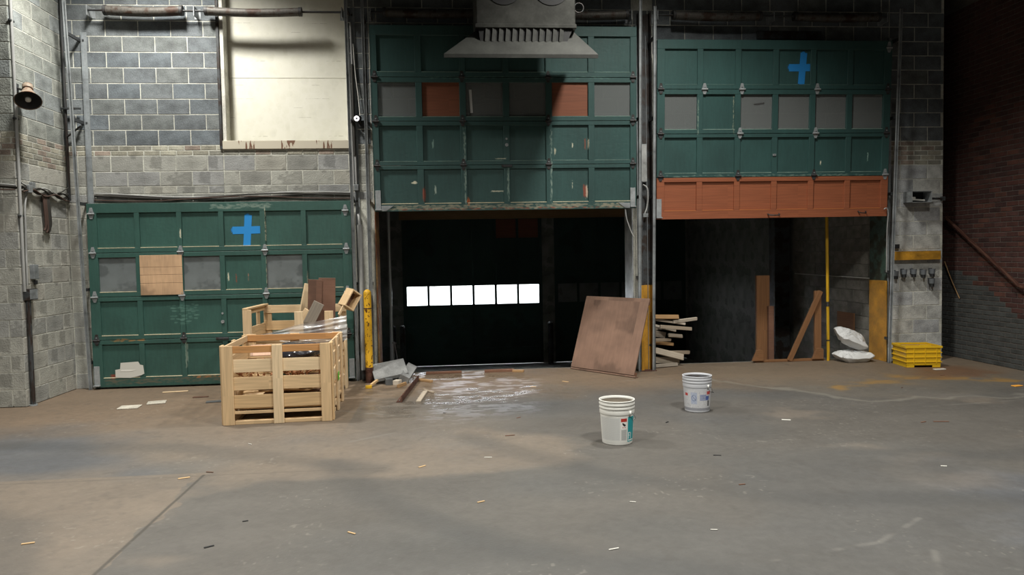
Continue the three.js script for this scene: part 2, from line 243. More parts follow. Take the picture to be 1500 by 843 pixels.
// ---------------------------------------------------------------- sectional doors
function doorPaint(base, marks) {                 // chipped paint, in the door's own metres
  return (W, H) => canvasTex(1024, 700, (c, w, h) => {
    c.fillStyle = base; c.fillRect(0, 0, w, h);
    const im = c.getImageData(0, 0, w, h), d = im.data;
    for (let j = 0; j < h; j++) for (let i = 0; i < w; i++) { const k = (j * w + i) * 4, n = 1 + 0.20 * (fbm(i / 90, j / 160, 4) - 0.5) + 0.12 * (fbm(i / 5, j / 30, 3) - 0.5); d[k] *= n; d[k + 1] *= n; d[k + 2] *= n; }
    c.putImageData(im, 0, 0);
    for (const [x, y, ww, hh, col, n = 8] of marks) { const sz = Math.min(ww, hh), tall = hh > ww; for (let q = 0; q < n * 7; q++) { c.fillStyle = col; c.globalAlpha = 0.15 + 0.55 * rnd(); const t = 0.15 + 0.35 * rnd() * rnd(), a = Math.min(0.02, sz * t) * (tall ? 1 : 2 + 2 * rnd()), b = Math.min(0.02, sz * t) * (tall ? 2 + 3 * rnd() : 1); c.beginPath(); c.ellipse((x + a + (ww - 2 * a) * rnd()) / W * w, h - (y + b + (hh - 2 * b) * rnd()) / H * h, Math.max(0.5, a / 2 / W * w), Math.max(0.5, b / 2 / H * h), 0.3 * (rnd() - 0.5), 0, 7); c.fill(); } }
    c.globalAlpha = 1;
  });
}
// rows from the bottom: [y0, y1, bottom rail, top rail, what fills the six fields]
function sectional(name, label, W, rows, { e = 0.1, s = 0.075, paint, p, rotX = 0, hinges = [], extra, frameMat, panelMats, simple = false }) {
  const o = new THREE.Group(); o.name = name; scene.add(o); o.position.set(...p); o.rotation.x = rotX; o.userData = { kind: 'structure', label };
  const H = rows[rows.length - 1][1], pw = (W - 2 * e - 5 * s) / 6, T = 0.045, map = paint ? paint(W, H) : null;
  const mk = (col) => new THREE.MeshStandardMaterial({ map, color: new THREE.Color(col), roughness: 0.5, bumpMap: grainB, bumpScale: 0.0008, side: THREE.DoubleSide });
  const fm = frameMat ?? mk('#ffffff'), pm = panelMats?.panel ?? fm;
  const uvs = (g) => { const q = g.attributes.position, uv = g.attributes.uv; for (let i = 0; i < q.count; i++) uv.setXY(i, q.getX(i) / W, q.getY(i) / H); return g; };
  rows.forEach(([y0, y1, rb, rt, fill, mat], r) => {
    const f = mat ?? fm, geos = [B(0, W, y0 + (simple ? -0.002 : 0.003), y0 + rb, 0, T, simple ? 0.0005 : 0.003), B(0, W, y1 - rt, y1 - (simple ? 0 : 0.003), 0, T, simple ? 0.0005 : 0.003)], a = y0 + rb, b = y1 - rt;
    for (let i = 0; i < 7; i++) { const x0 = i === 0 ? 0 : e + i * pw + (i - 1) * s, x1 = i === 0 ? e : i === 6 ? W : x0 + s; geos.push(B(x0, x1, a - 0.002, b + 0.002, 0.001, T - 0.001)); }
    const sec = obj('door_section', mat ? geos : geos.map(uvs), f, o);
    for (let i = 0; i < 6; i++) {
      const x0 = e + i * (pw + s) - 0.008, x1 = x0 + pw + 0.016, k = fill[i] ?? fill[0];
      if (k === 'P') { const g = B(x0, x1, a - 0.008, b + 0.008, 0.008, 0.020); obj('panel', mat ? g : uvs(g), mat ?? pm, sec); }
      else { const m = { G: M.glass, C: M.clear, D: M.greyPane, O: M.orangePly, B: M.bayDark }[k]; obj(k === 'G' || k === 'C' || k === 'D' ? 'pane' : 'panel', k === 'C' || k === 'G' ? B(x0, x1, a - 0.008, b + 0.008, 0.012, 0.016, 0.0005) : B(x0, x1, a - 0.008, b + 0.008, 0.010, 0.018), m, sec); }
      if (!simple) obj('ledge', B(x0 + 0.01, x1 - 0.01, a - 0.001, a + 0.008, 0.018, T + 0.001, 0.002), extra?.ledge?.[r] ?? M.cream, sec);
    }
  });
  for (const [x, y, pale] of hinges) hinge(o, x, y, T, pale);
  return o;
}
function hinge(o, x, y, z, pale) {
  const sh = new THREE.Shape(); sh.moveTo(-0.035, 0); sh.lineTo(0.035, 0); sh.lineTo(0.014, 0.075); sh.lineTo(-0.014, 0.075); sh.closePath();
  const leaf = new THREE.ExtrudeGeometry(sh, { depth: 0.006, bevelEnabled: false }), dn = leaf.clone(); dn.scale(1, -0.7, 1); { const ix = dn.attributes.position; dn.computeVertexNormals(); }
  const h = obj('hinge', [at(leaf, x, y + 0.005, z), at(clean(dn), x, y - 0.012, z), rod([x - 0.042, y, z + 0.012], [x + 0.042, y, z + 0.012], 0.012)], pale ? M.galv : M.steelDark, o);
  obj('bolt', [at(new THREE.CylinderGeometry(0.007, 0.007, 0.01, 8), x, y + 0.035, z + 0.009, Math.PI / 2)], M.galv, h);
}
const GREEN = '#32544d', CRM = '#cfc9b2', RED = '#7d4436';
const d1rows = [[0, 0.615, 0.12, 0.055, 'P'], [0.615, 1.175, 0.055, 0.055, 'P'], [1.175, 1.745, 0.06, 0.06, ['D', 'P', 'D', 'P', 'D', 'P']], [1.745, 2.385, 0.06, 0.125, 'P']];
const wear1 = [[1.14, 1.9, 0.03, 0.16, CRM], [1.72, 1.33, 0.03, 0.16, CRM], [1.82, 1.3, 0.03, 0.16, RED, 4], [1.98, 1.33, 0.02, 0.14, '#9c6d5a', 4], [2.22, 1.85, 0.025, 0.5, CRM, 14], [2.22, 1.15, 0.025, 0.55, CRM, 14], [2.74, 1.2, 0.03, 0.3, '#8f8a7c', 6], [1.5, 2.28, 0.9, 0.1, '#75867c', 16], [0.1, 0.02, 3.1, 0.1, '#5c5a4c', 50], [0.2, 0.58, 0.5, 0.06, '#9a7247', 8], [1.2, 0.08, 0.6, 0.05, '#a06c44', 8], [0.2, 0.1, 0.08, 0.08, RED], [1.15, 0.2, 0.05, 0.4, '#7a8a7e', 8], [0.9, 0.78, 0.5, 0.3, '#5b8075', 8]];
const hg1 = []; for (const y of [0.615, 1.175, 1.745]) for (const x of [0.06, 1.15, 2.22, 3.27]) hg1.push([x, y, y > 1]);
hg1.push([0.06, 2.25, 1], [3.27, 2.25, 1]);
const door1 = sectional('door_1', 'closed green sectional dock door with grey panes and a blue cross', 3.34, d1rows, { e: 0.12, s: 0.066, paint: doorPaint(GREEN, wear1), p: [-4.575, 0.022, 0.06], hinges: hg1 });
const d2rows = [[0, 0.60, 0.10, 0.05, 'P'], [0.60, 1.17, 0.05, 0.055, 'P'], [1.17, 1.735, 0.055, 0.065, ['G', 'O', 'G', 'G', 'O', 'G']], [1.735, 2.395, 0.065, 0.13, 'P']];
const wear2 = [[2.83, 0.78, 0.03, 0.18, CRM], [2.79, 0.78, 0.03, 0.18, RED], [1.58, 0.67, 0.18, 0.025, CRM], [1.52, 0.24, 0.2, 0.03, CRM, 10], [2.38, 0.7, 0.04, 0.14, '#a9a792', 5], [2.62, 0.8, 0.03, 0.1, CRM, 4], [2.62, 0.26, 0.02, 0.14, CRM, 5], [0.62, 0.1, 0.06, 0.24, RED, 10], [2.76, 0.12, 0.08, 0.24, RED, 12], [2.80, 0.12, 0.05, 0.24, '#b3a392', 8], [0.78, 0.2, 0.04, 0.16, '#8b9a90', 6], [0.76, 0.8, 0.04, 0.16, '#6f8b84', 6], [0.1, 0.0, 3.3, 0.1, '#8d8774', 70], [0.3, 0.0, 3.0, 0.05, RED, 20], [1.2, 0.08, 0.06, 0.1, '#b0623a', 5], [1.17, 0.05, 0.05, 1.1, '#7f8f86', 16], [2.32, 0.05, 0.05, 1.1, '#7f8f86', 14], [1.74, 0.1, 0.05, 0.5, '#7f9389', 8], [0.5, 0.35, 0.06, 0.06, CRM, 3], [0.62, 1.7, 2.6, 0.06, '#4d6c66', 20]];
const hg2 = []; for (const y of [0.60, 1.17, 1.735]) for (const x of [0.05, 1.175, 2.31, 3.45]) hg2.push([x, y, 0]);
const lean = -0.05;
const door2 = sectional('door_2', 'raised green sectional dock door with two orange wood infill panels', 3.5, d2rows, { e: 0.085, s: 0.083, paint: doorPaint('#2d4b49', wear2), p: [-0.91, 2.243, 0.165], rotX: -lean, hinges: hg2, extra: { ledge: [M.cream, null, null, null].map((q) => q ?? std('#6d8880', { map: grain })) } });
const d3rows = [[0, 0.565, 0.115, 0.06, 'P', std('#97593c', { map: woodT, roughness: 0.6 })], [0.565, 1.15, 0.055, 0.05, 'P'], [1.15, 1.74, 0.055, 0.065, ['G', 'P', 'G', 'G', 'G', 'G']], [1.74, 2.395, 0.06, 0.125, 'P']];
const wear3 = [[2.98, 0.75, 0.03, 0.16, '#86a298', 5], [0.55, 1.1, 0.03, 0.6, '#8d9a8c', 8], [1.05, 1.1, 0.03, 0.6, '#a59a80', 9], [0.1, 0.55, 3.0, 0.06, '#6f8278', 24], [2.3, 0.7, 0.03, 0.1, CRM, 3]];
const hg3 = []; for (const [x, y, q] of [[0.65, 1.74, 1], [1.17, 1.74, 1], [2.23, 1.74, 1], [1.15, 1.15, 1], [2.22, 1.15, 1], [1.13, 0.58, 0], [2.21, 0.58, 0], [0.05, 0.58, 0], [0.05, 1.15, 0], [0.05, 1.74, 0], [3.24, 0.58, 1], [3.24, 1.15, 0], [3.24, 1.74, 0], [3.24, 2.3, 1]]) hg3.push([x, y, q]);
const door3 = sectional('door_3', 'raised green sectional dock door with bare orange bottom section and blue cross', 3.29, d3rows, { e: 0.105, s: 0.08, paint: doorPaint('#2c4a48', wear3), p: [2.872, 2.085, 0.155], rotX: -lean, hinges: hg3, extra: { ledge: [std('#b8733f', { map: woodT }), std('#7d978d', { map: grain }), std('#7d978d', { map: grain }), std('#4d6c66', { map: grain })] } });
// door fittings
obj('lock', [rod([1.75, 0.86, 0.04], [1.75, 0.86, 0.055], 0.022, 14), rod([1.75, 0.94, 0.04], [1.75, 0.94, 0.05], 0.014, 12)], M.galv, door2);
obj('lock', [rod([1.65, 0.82, 0.04], [1.65, 0.82, 0.055], 0.022, 14), rod([1.65, 0.93, 0.04], [1.65, 0.93, 0.05], 0.014, 12)], M.galv, door1);
obj('lock', [at(cbox(0.05, 0.03, 0.012, 0.006), 1.64, 0.86, 0.05)], M.galv, door3);
obj('slide_bolt', [at(cbox(0.14, 0.03, 0.02, 0.004), 1.75, 0.585, 0.055)], M.steelDark, door2); obj('slide_bolt', [at(cbox(0.16, 0.03, 0.02, 0.004), 1.64, 0.6, 0.055)], M.steelDark, door1);
for (const [d, x] of [[door1, 0.045], [door1, 3.30], [door2, 0.05], [door2, 3.45], [door3, 0.03]]) obj('corner_bracket', [B(x - 0.035, x + 0.035, 0.03, 0.28, 0.045, 0.052, 0.002), B(x - 0.04, x + 0.04, 0.02, 0.035, 0.045, 0.09, 0.002)], M.galv, d);
for (const [x, s] of [[0.15, 1], [3.35, -1]]) { const sh = new THREE.Shape(); sh.moveTo(-0.06 * s, 0.07); sh.lineTo(0.10 * s, 0.07); sh.lineTo(0.0, 0.0); sh.lineTo(-0.06 * s, 0.0); sh.closePath(); obj('corner_gusset', at(new THREE.ExtrudeGeometry(sh, { depth: 0.006, bevelEnabled: false }), x, 0.01, 0.047), M.galv, door2); }
obj('lift_handle', [tube([[1.56, 0.06, 0.05], [1.57, 0.045, 0.09], [1.64, 0.04, 0.1], [1.71, 0.045, 0.09], [1.72, 0.06, 0.05]], 0.009, 24)], M.steelDark, door3);
obj('lift_handle', [tube([[2.86, 0.08, 0.05], [2.87, 0.06, 0.08], [2.96, 0.055, 0.08], [2.97, 0.075, 0.05]], 0.008, 24)], M.black, door3);
function cross(door, x, y, w, h, col) {
  const al = canvasTex(256, 256, (c) => { c.fillStyle = '#000'; c.fillRect(0, 0, 256, 256); for (let q = 0; q < 900; q++) { c.fillStyle = '#fff'; c.globalAlpha = 0.07; const t = rnd(), v = rnd() < 0.52; const cx = v ? 128 + 14 * (0.5 - t) + (rnd() - 0.5) * 10 : 24 + 208 * t, cy = v ? 18 + 220 * t : 122 + (rnd() - 0.5) * 10; c.beginPath(); c.arc(cx, cy, 15 + 8 * rnd(), 0, 7); c.fill(); } c.globalAlpha = 1; c.lineCap = 'butt'; c.strokeStyle = '#fff'; c.lineWidth = 54; c.beginPath(); c.moveTo(20, 124); c.lineTo(236, 122); c.moveTo(140, 14); c.lineTo(122, 244); c.stroke(); }, false);
  const g = new THREE.PlaneGeometry(w, h); g.translate(x, y, 0.0225); obj('spray_paint_cross', g, new THREE.MeshStandardMaterial({ color: new THREE.Color(col), roughness: 0.6, alphaMap: al, transparent: true, side: THREE.DoubleSide }), door).userData.label = 'blue spray-painted cross';
}
obj('tape_strip', at(B(-0.017, 0.017, -0.15, 0.15, 0, 0.002, 0.0005), 1.29, 1.43, 0.0175, 0, 0, 0.05), std('#b9bcbc'), door2).userData.label = 'pale strip of tape on the pane';
cross(door1, 1.995, 2.005, 0.44, 0.46, '#1f86cf'); cross(door3, 2.02, 2.025, 0.44, 0.46, '#1f7fc6');
obj('dirt_smear', (() => { const g = new THREE.PlaneGeometry(0.2, 0.06); g.rotateZ(0.12); g.translate(1.42, 1.55, 0.0175); return g; })(), new THREE.MeshStandardMaterial({ color: new THREE.Color('#3b3b3b'), alphaMap: canvasTex(128, 64, (c) => { c.fillStyle = '#000'; c.fillRect(0, 0, 128, 64); c.fillStyle = '#fff'; for (let q = 0; q < 120; q++) { c.globalAlpha = 0.25; c.beginPath(); c.arc(20 + 88 * rnd(), 32 + 14 * (rnd() - 0.5), 6 + 4 * rnd(), 0, 7); c.fill(); } }, false), transparent: true, side: THREE.DoubleSide }), door3);
// far doors of the bay
const farRows = (f) => { const r = []; let y = 0; for (let i = 0; i < 7; i++) { const h = i ? 0.565 : 0.39; r.push([y, y + h, 0.04, 0.04, i === 3 ? f : 'P']); y += h; } return r; };
const farP = { frameMat: std('#32544d', { map: patchy, roughness: 0.7 }), simple: true, e: 0.1, s: 0.06 };
{
  const rows = farRows('C'); rows[6] = [...rows[6].slice(0, 4), ['P', 'P', 'P', 'P', 'O', 'O']];
  sectional('door_4', 'dark far door of the bay with a row of six daylit windows', 3.6, rows, { ...farP, p: [-1.1, -1.19, -9.05] });
  sectional('door_5', 'dark far door of the bay with a row of dull windows', 3.5, farRows('D'), { ...farP, p: [2.8, -1.19, -9.05] });
  for (const [x, z] of [[-1.35, -8.7], [-1.12, -8.7], [2.64, -8.7]]) { const t = obj('bollard', [rod([x, -1.2, z], [x, -0.16, z], 0.07, 16), at(new THREE.SphereGeometry(0.07, 16, 8, 0, 7, 0, 1.57), x, -0.16, z)], M.steelDark); tag(t, 'dark steel bollard beside the far bay door', 'bollard', 'bollards at the far doors'); }
}

// ---------------------------------------------------------------- lamps under the roof
LAMPS.forEach(([x, y, z, cd, half, soft], i) => {
  const t = thing('high_bay_lamp', 'bell-shaped high bay lamp hanging from the roof deck', 'lamp', [x, y, z], 'high bay lamps');
  obj('shade', lathe([[0.09, 0.42], [0.12, 0.40], [0.17, 0.3], [0.25, 0.1], [0.30, -0.06], [0.305, -0.06], [0.256, 0.1], [0.176, 0.3], [0.126, 0.41]], 32), M.galv, t);
  obj('housing', [at(new THREE.CylinderGeometry(0.1, 0.12, 0.22, 20), 0, 0.51, 0), rod([0, 0.6, 0], [0, 7.4 - y, 0], 0.012)], M.steel, t);
  obj('lamp_lens', at(new THREE.CylinderGeometry(0.2, 0.2, 0.012, 32), 0, 0.12, 0), new THREE.MeshStandardMaterial({ color: 0xffffff, emissive: new THREE.Color(1, 0.96, 0.88), emissiveIntensity: 3 }), t);
  const l = new THREE.SpotLight(new THREE.Color(1, 0.965, 0.89), cd, 0, half, soft, 2); l.position.set(x, y - 0.08, z); l.target.position.set(x, 0, z); l.castShadow = true; l.shadow.radius = 15; l.name = `lamp_light_${i}`; scene.add(l, l.target);
});

// ---------------------------------------------------------------- door tracks, jambs, columns
function track(label, xa, xr, wa, top = 4.6, z0 = 0.10) {
  const t = thing('door_track', label, 'door track', [xr, 0, 0]);
  const a = xa - xr; obj('wall_angle', [B(a - wa / 2, a + wa / 2, 0, top, 0.002, 0.01, 0.001), B(a - wa / 2, a - wa / 2 + 0.006, 0, top, 0.002, 0.035, 0.001)], M.steel, t);
  const rail = [B(-0.018, 0.018, 0, top + 0.3, 0, 0.004, 0.001), B(-0.018, -0.014, 0, top + 0.3, 0, 0.03, 0.001), B(0.014, 0.018, 0, top + 0.3, 0, 0.03, 0.001)].map((g) => { g.rotateX(0.05); g.translate(0, 0, z0); return g; });
  obj('rail', rail, M.galv, t);
  for (const y of [0.35, 1.3, 2.4, 3.45, top - 0.1]) { const zz = z0 + 0.05 * y; obj('bracket', [B(Math.min(a, -0.012), Math.max(a, 0.012), y - 0.012, y + 0.012, 0.01, 0.016, 0.001), B(-0.012, 0.012, y - 0.02, y + 0.02, 0.01, zz, 0.001)], M.steelDark, t); }
  return t;
}
track('steel track beside the block side wall, guiding the closed door', -4.55, -4.61, 0.06);
track('steel track guiding the closed green door, next to the yellow bollard', -1.15, -1.195, 0.055, 4.95);
track('steel track of the raised door with orange panes, on its bollard side', -1.015, -0.985, 0.03, 4.85);
track('steel track of the raised door with orange panes, on its H-column side', 2.665, 2.635, 0.03, 4.75);
track('steel track of the door with the orange bottom section, on its H-column side', 2.80, 2.83, 0.03, 4.6);
track('steel track of the door with the orange bottom section, beside the block pillar', 6.315, 6.255, 0.05, 4.6);
{
  const bar = thing('wall_bracket_arm', 'short black steel arm sticking out of the corner wall', 'bracket', [-4.62, 3.62, 0.06]); obj('arm', B(-0.22, 0.02, -0.012, 0.012, 0, 0.03), M.steelDark, bar); obj('strut', rod([-0.16, -0.35, 0.0], [0.02, -0.22, 0.02], 0.012), M.steelDark, bar);
  // steel and timber linings of the openings
  struct('trim_3', [B(-0.93, -0.915, 0, 2.42, -0.44, 0.03)], M.tan, 'tan painted lining of the middle opening');
  struct('trim_4', [B(2.585, 2.60, 0, 2.42, -0.45, -0.02)], M.galv, 'bare steel lining of the middle opening');
  struct('trim_5', [B(6.295, 6.312, 1.17, 2.3, -0.45, 0.02)], M.greenTrim, 'grey green painted jamb of the open dock door'); struct('trim_6', [B(6.29, 6.312, 0, 1.17, -0.45, 0.025)], M.yellow, 'yellow painted foot of the jamb');
  struct('trim_7', [B(2.885, 2.90, 0, 2.3, -0.45, 0.0)], M.steelDark, 'dark steel jamb lining');
  const c = thing('steel_column', 'steel H-column with a yellow painted foot, the leaning plywood sheet against it', 'column', [2.765, 0, 0.0]);
  const H = (y0, y1, e) => [B(-0.085 - e, 0.085 + e, y0, y1, 0.0, 0.014 + e), B(-0.09 - e, -0.055 + e, y0, y1, 0.0, 0.09 + e), B(0.068 - e, 0.09 + e, y0, y1, 0.0, 0.09 + e)];
  obj('shaft', H(1.19, 4.9, 0), M.steelDark, c); obj('painted_foot', H(0, 1.19, 0.001), M.yellow, c).userData.label = 'yellow painted foot'; obj('base_plate', B(-0.11, 0.11, 0, 0.012, 0.0, 0.13), M.rust, c);
  const b = thing('guard_bollard', 'yellow chipped steel bollard with a rusty foot beside the closed green door', 'bollard', [-1.03, 0, 0.27]);
  obj('post', [at(new THREE.CylinderGeometry(0.05, 0.05, 0.98, 24), 0, 0.69, 0), at(new THREE.SphereGeometry(0.05, 24, 8, 0, 7, 0, 1.57), 0, 1.18, 0)], std('#e2b32a', { map: tex(256, 512, (u, v) => ss(0.66, 0.69, fbm(u * 14 + 3, v * 44, 3)) > 0.5 ? [0.36, 0.28, 0.22] : [0.96, 0.94, 0.9]), roughness: 0.55 }), b);
  obj('foot', at(new THREE.CylinderGeometry(0.052, 0.054, 0.205, 24), 0, 0.1025, 0), M.rust, b); obj('band', at(new THREE.CylinderGeometry(0.053, 0.053, 0.012, 24), 0, 0.98, 0), M.rust, b);
  const p = thing('conduit_pipe', 'fat pale grey conduit pipe standing between the closed door and the yellow bollard', 'pipe', [-1.115, 0, 0.14]); obj('pipe', at(new THREE.CylinderGeometry(0.034, 0.034, 1.93, 18), 0, 1.115, 0), M.conduit, p); obj('stub', at(new THREE.CylinderGeometry(0.024, 0.024, 0.16, 16), 0, 0.08, 0), M.steelDark, p); obj('bend', tube([[0, 2.07, 0], [-0.005, 2.14, 0], [-0.02, 2.22, -0.03]], 0.018, 12), M.conduit, p);
  tag(obj('conduit_pipe', rod([-0.975, -1.2, -3], [-0.975, 3.3, -3], 0.03, 14), std('#c9cdd0', { metalness: 0.7, roughness: 0.3 })), 'thin vertical galvanised pipe inside the dark truck bay', 'pipe');
  const cd = thing('wall_conduit', 'pair of thin grey conduits rising past the boarded window', 'pipe', [-1.1, 0, 0.03]); obj('tube', rod([-0.09, 2.6, 0], [-0.115, 4.6, 0], 0.014), M.conduit, cd); obj('tube', rod([-0.055, 2.6, 0], [-0.075, 4.75, 0], 0.014), M.conduit, cd); obj('sleeve', rod([-0.065, 3.0, 0.005], [-0.072, 4.2, 0.005], 0.018), M.cable, cd);
  obj('fitting', at(cbox(0.06, 0.08, 0.05), -0.06, 2.58, 0.0), M.galv, cd);
  const bx = thing('junction_box', 'tall grey steel box on the column between the raised doors', 'box', [2.735, 2.865, 0.0]); obj('body', B(-0.045, 0.042, -0.26, 0.26, 0.0, 0.09), M.steel, bx); obj('cover', B(-0.038, 0.036, -0.25, 0.25, 0.09, 0.094), M.conduit, bx);
  const cb = thing('hanging_cable', 'grey cable looping beside the column under the steel box', 'cable', [2.74, 2.45, 0.11]); obj('loop', tube([[-0.03, 0.12, 0], [0.02, 0.08, 0.01], [0.035, -0.05, 0.01], [0.02, -0.2, 0], [-0.01, -0.28, 0]], 0.012), M.conduit, cb); obj('clamp', at(cbox(0.07, 0.05, 0.04), 0, -0.3, 0), M.galv, cb);
  tag(obj('drop_cord', tube([[2.44, 2.23, 0.2], [2.46, 2.1, 0.19], [2.52, 1.93, 0.19], [2.55, 1.86, 0.19]], 0.008), M.conduit), 'grey pull cord dangling under the raised door corner', 'cord');
  tag(obj('pull_chain', tube([[6.1, 2.18, 0.23], [6.13, 2.2, 0.24], [6.16, 2.15, 0.23], [6.165, 1.9, 0.2], [6.17, 1.3, 0.18]], 0.008), M.conduit), 'thin grey pull rope hanging from the orange door section', 'rope');
  tag(obj('steel_bar', B(2.853, 2.885, 4.30, 4.6, 0.02, 0.03), M.whitePlastic), 'short white bar fixed between the raised door tracks', 'bar');
}
// torsion springs over the doors
function springGeo(x0, x1, r, sag) { const n = Math.round((x1 - x0) / 0.007), s = 14, pos = [], idx = []; for (let i = 0; i <= n; i++) { const t = i / n, R = r * (i % 2 ? 1 : 0.93), y = -sag * Math.sin(Math.PI * t); for (let k = 0; k < s; k++) { const a = k / s * 6.2832; pos.push(x0 + (x1 - x0) * t, y + R * Math.cos(a), R * Math.sin(a)); if (i < n) { const a0 = i * s + k, b0 = i * s + (k + 1) % s; idx.push(a0, b0, a0 + s, b0, b0 + s, a0 + s); } } } const g = new THREE.BufferGeometry(); g.setAttribute('position', new THREE.Float32BufferAttribute(pos, 3)); g.setIndex(idx); g.computeVertexNormals(); return boxUV(g); }
function shaft(label, x0, x1, springs, y = 4.845, z = 0.13, mid = null, m = M.spring) {
  const t = thing('torsion_spring_shaft', label, 'door spring', [0, y, z]); mid ??= (x0 + x1) / 2;
  obj('shaft', rod([x0, 0, 0], [x1, 0, 0], 0.014), M.steelDark, t);
  for (const [a, b, r] of springs) { obj('spring', springGeo(a, b, r, 0.018), m, t); for (const q of [a, b]) obj('spring_cone', rod([q - 0.02, 0, 0], [q + 0.02, 0, 0], r * 1.05, 14), M.steelDark, t); }
  for (const q of [x0, mid, x1]) obj('bearing_plate', [B(q - 0.006, q + 0.006, -0.07, 0.06, -z + 0.001, 0.03), B(q - 0.04, q + 0.04, -0.07, 0.06, -z + 0.001, -z + 0.006)], M.galv, t);
  return t;
}
shaft('two brown torsion springs on a shaft above the closed door', -4.44, -1.27, [[-4.22, -3.29, 0.062], [-2.98, -1.8, 0.055]], 4.845, 0.13, -3.13);
shaft('torsion springs on a shaft above the door with orange panes, behind the hanging heater', -0.9, 2.56, [[-0.72, 0.55, 0.06], [1.5, 2.5, 0.06]], 4.84, 0.16);
shaft('torsion springs on a shaft above the door with the orange bottom section', 2.92, 6.17, [[3.15, 4.35, 0.06], [4.85, 6.05, 0.06]], 4.84, 0.16);
tag(obj('slot_plate', B(4.37, 5.3, 4.57, 4.68, 0.001, 0.03), M.steelDark), 'long dark steel plate on the wall over the door with the orange section', 'plate');
// boarded window recess
{
  const t = thing('boarded_window', 'big boarded-up window of cream panels above the closed door', 'boarded window', [-2.045, 3.1, -0.2]);
  const panelMat = new THREE.MeshStandardMaterial({ color: new THREE.Color('#dcdbd1'), roughness: 0.6, side: THREE.DoubleSide, map: canvasTex(1024, 1024, (c, w, h) => { c.fillStyle = '#fbfbf8'; c.fillRect(0, 0, w, h); for (let q = 0; q < 500; q++) { c.globalAlpha = 0.05; c.fillStyle = rnd() < 0.5 ? '#d9d2bd' : '#ffffff'; c.beginPath(); c.arc(rnd() * w, rnd() * h, 10 + 50 * rnd(), 0, 7); c.fill(); } c.fillStyle = '#8d8878'; for (const [x, y, l] of [[0.1, 0.55, 0.16], [0.2, 0.3, 0.3], [0.05, 0.42, 0.1], [0.5, 0.8, 0.2], [0.3, 0.12, 0.08]]) for (let q = 0; q < 14; q++) { c.globalAlpha = 0.25 + 0.4 * rnd(); c.fillRect((x + l * rnd()) * w, y * h + 2 * rnd(), 20 + 30 * rnd(), 2); } c.globalAlpha = 1; }) }); panelMat.map.wrapS = panelMat.map.wrapT = THREE.RepeatWrapping;
  for (const [y0, y1] of [[0.1, 0.966], [0.970, 1.84], [1.844, 2.6]]) obj('panel', B(-0.82, 0.82, y0, y1, -0.012, 0.006), panelMat, t);
  obj('frame', [B(-0.825, -0.775, 0.1, 2.6, 0.0, 0.2), B(0.79, 0.825, 0.1, 2.6, 0.0, 0.2)], M.whitePanel, t);
  obj('frame_angle', B(-0.86, -0.825, 0.0, 2.6, 0.195, 0.225), M.steelDark, t);
  obj('sill', B(-0.84, 0.825, 0.0, 0.11, 0.1, 0.222), std('#c9c2b2', { map: tex(512, 128, (u, v) => ss(0.5, 0.56, fbm(u * 40, v * 8, 4)) * ss(0.42, 0.58, fbm(u * 4, 3, 3)) > 0.45 ? [0.55, 0.42, 0.36] : [0.95, 0.95, 0.94]), roughness: 0.7 }), t);
}
// wall camera
{
  const t = thing('security_camera', 'small dark bullet camera with glowing white ring on the wall strip', 'camera', [-1.10, 3.47, 0.02]);
  obj('mount', [at(cbox(0.07, 0.09, 0.03), 0.03, -0.05, 0.0), rod([0.03, -0.05, 0.0], [0.01, 0.0, 0.05], 0.014)], M.black, t);
  obj('body', [rod([0.0, 0.02, 0.03], [-0.015, 0.0, 0.13], 0.04, 20)], M.black, t);
  obj('led_ring', at(new THREE.TorusGeometry(0.024, 0.010, 8, 24), -0.016, 0.0, 0.133, 0.1, -0.1, 0), new THREE.MeshStandardMaterial({ color: 0xffffff, emissive: new THREE.Color(1, 0.93, 0.98), emissiveIntensity: 2.2 }), t).userData.label = 'glowing white ring';
  obj('cord', tube([[0.02, 0.0, 0.03], [0.0, 0.3, 0.01], [-0.03, 0.6, 0.01], [-0.05, 1.0, 0.01]], 0.006), M.whitePlastic, t);
}
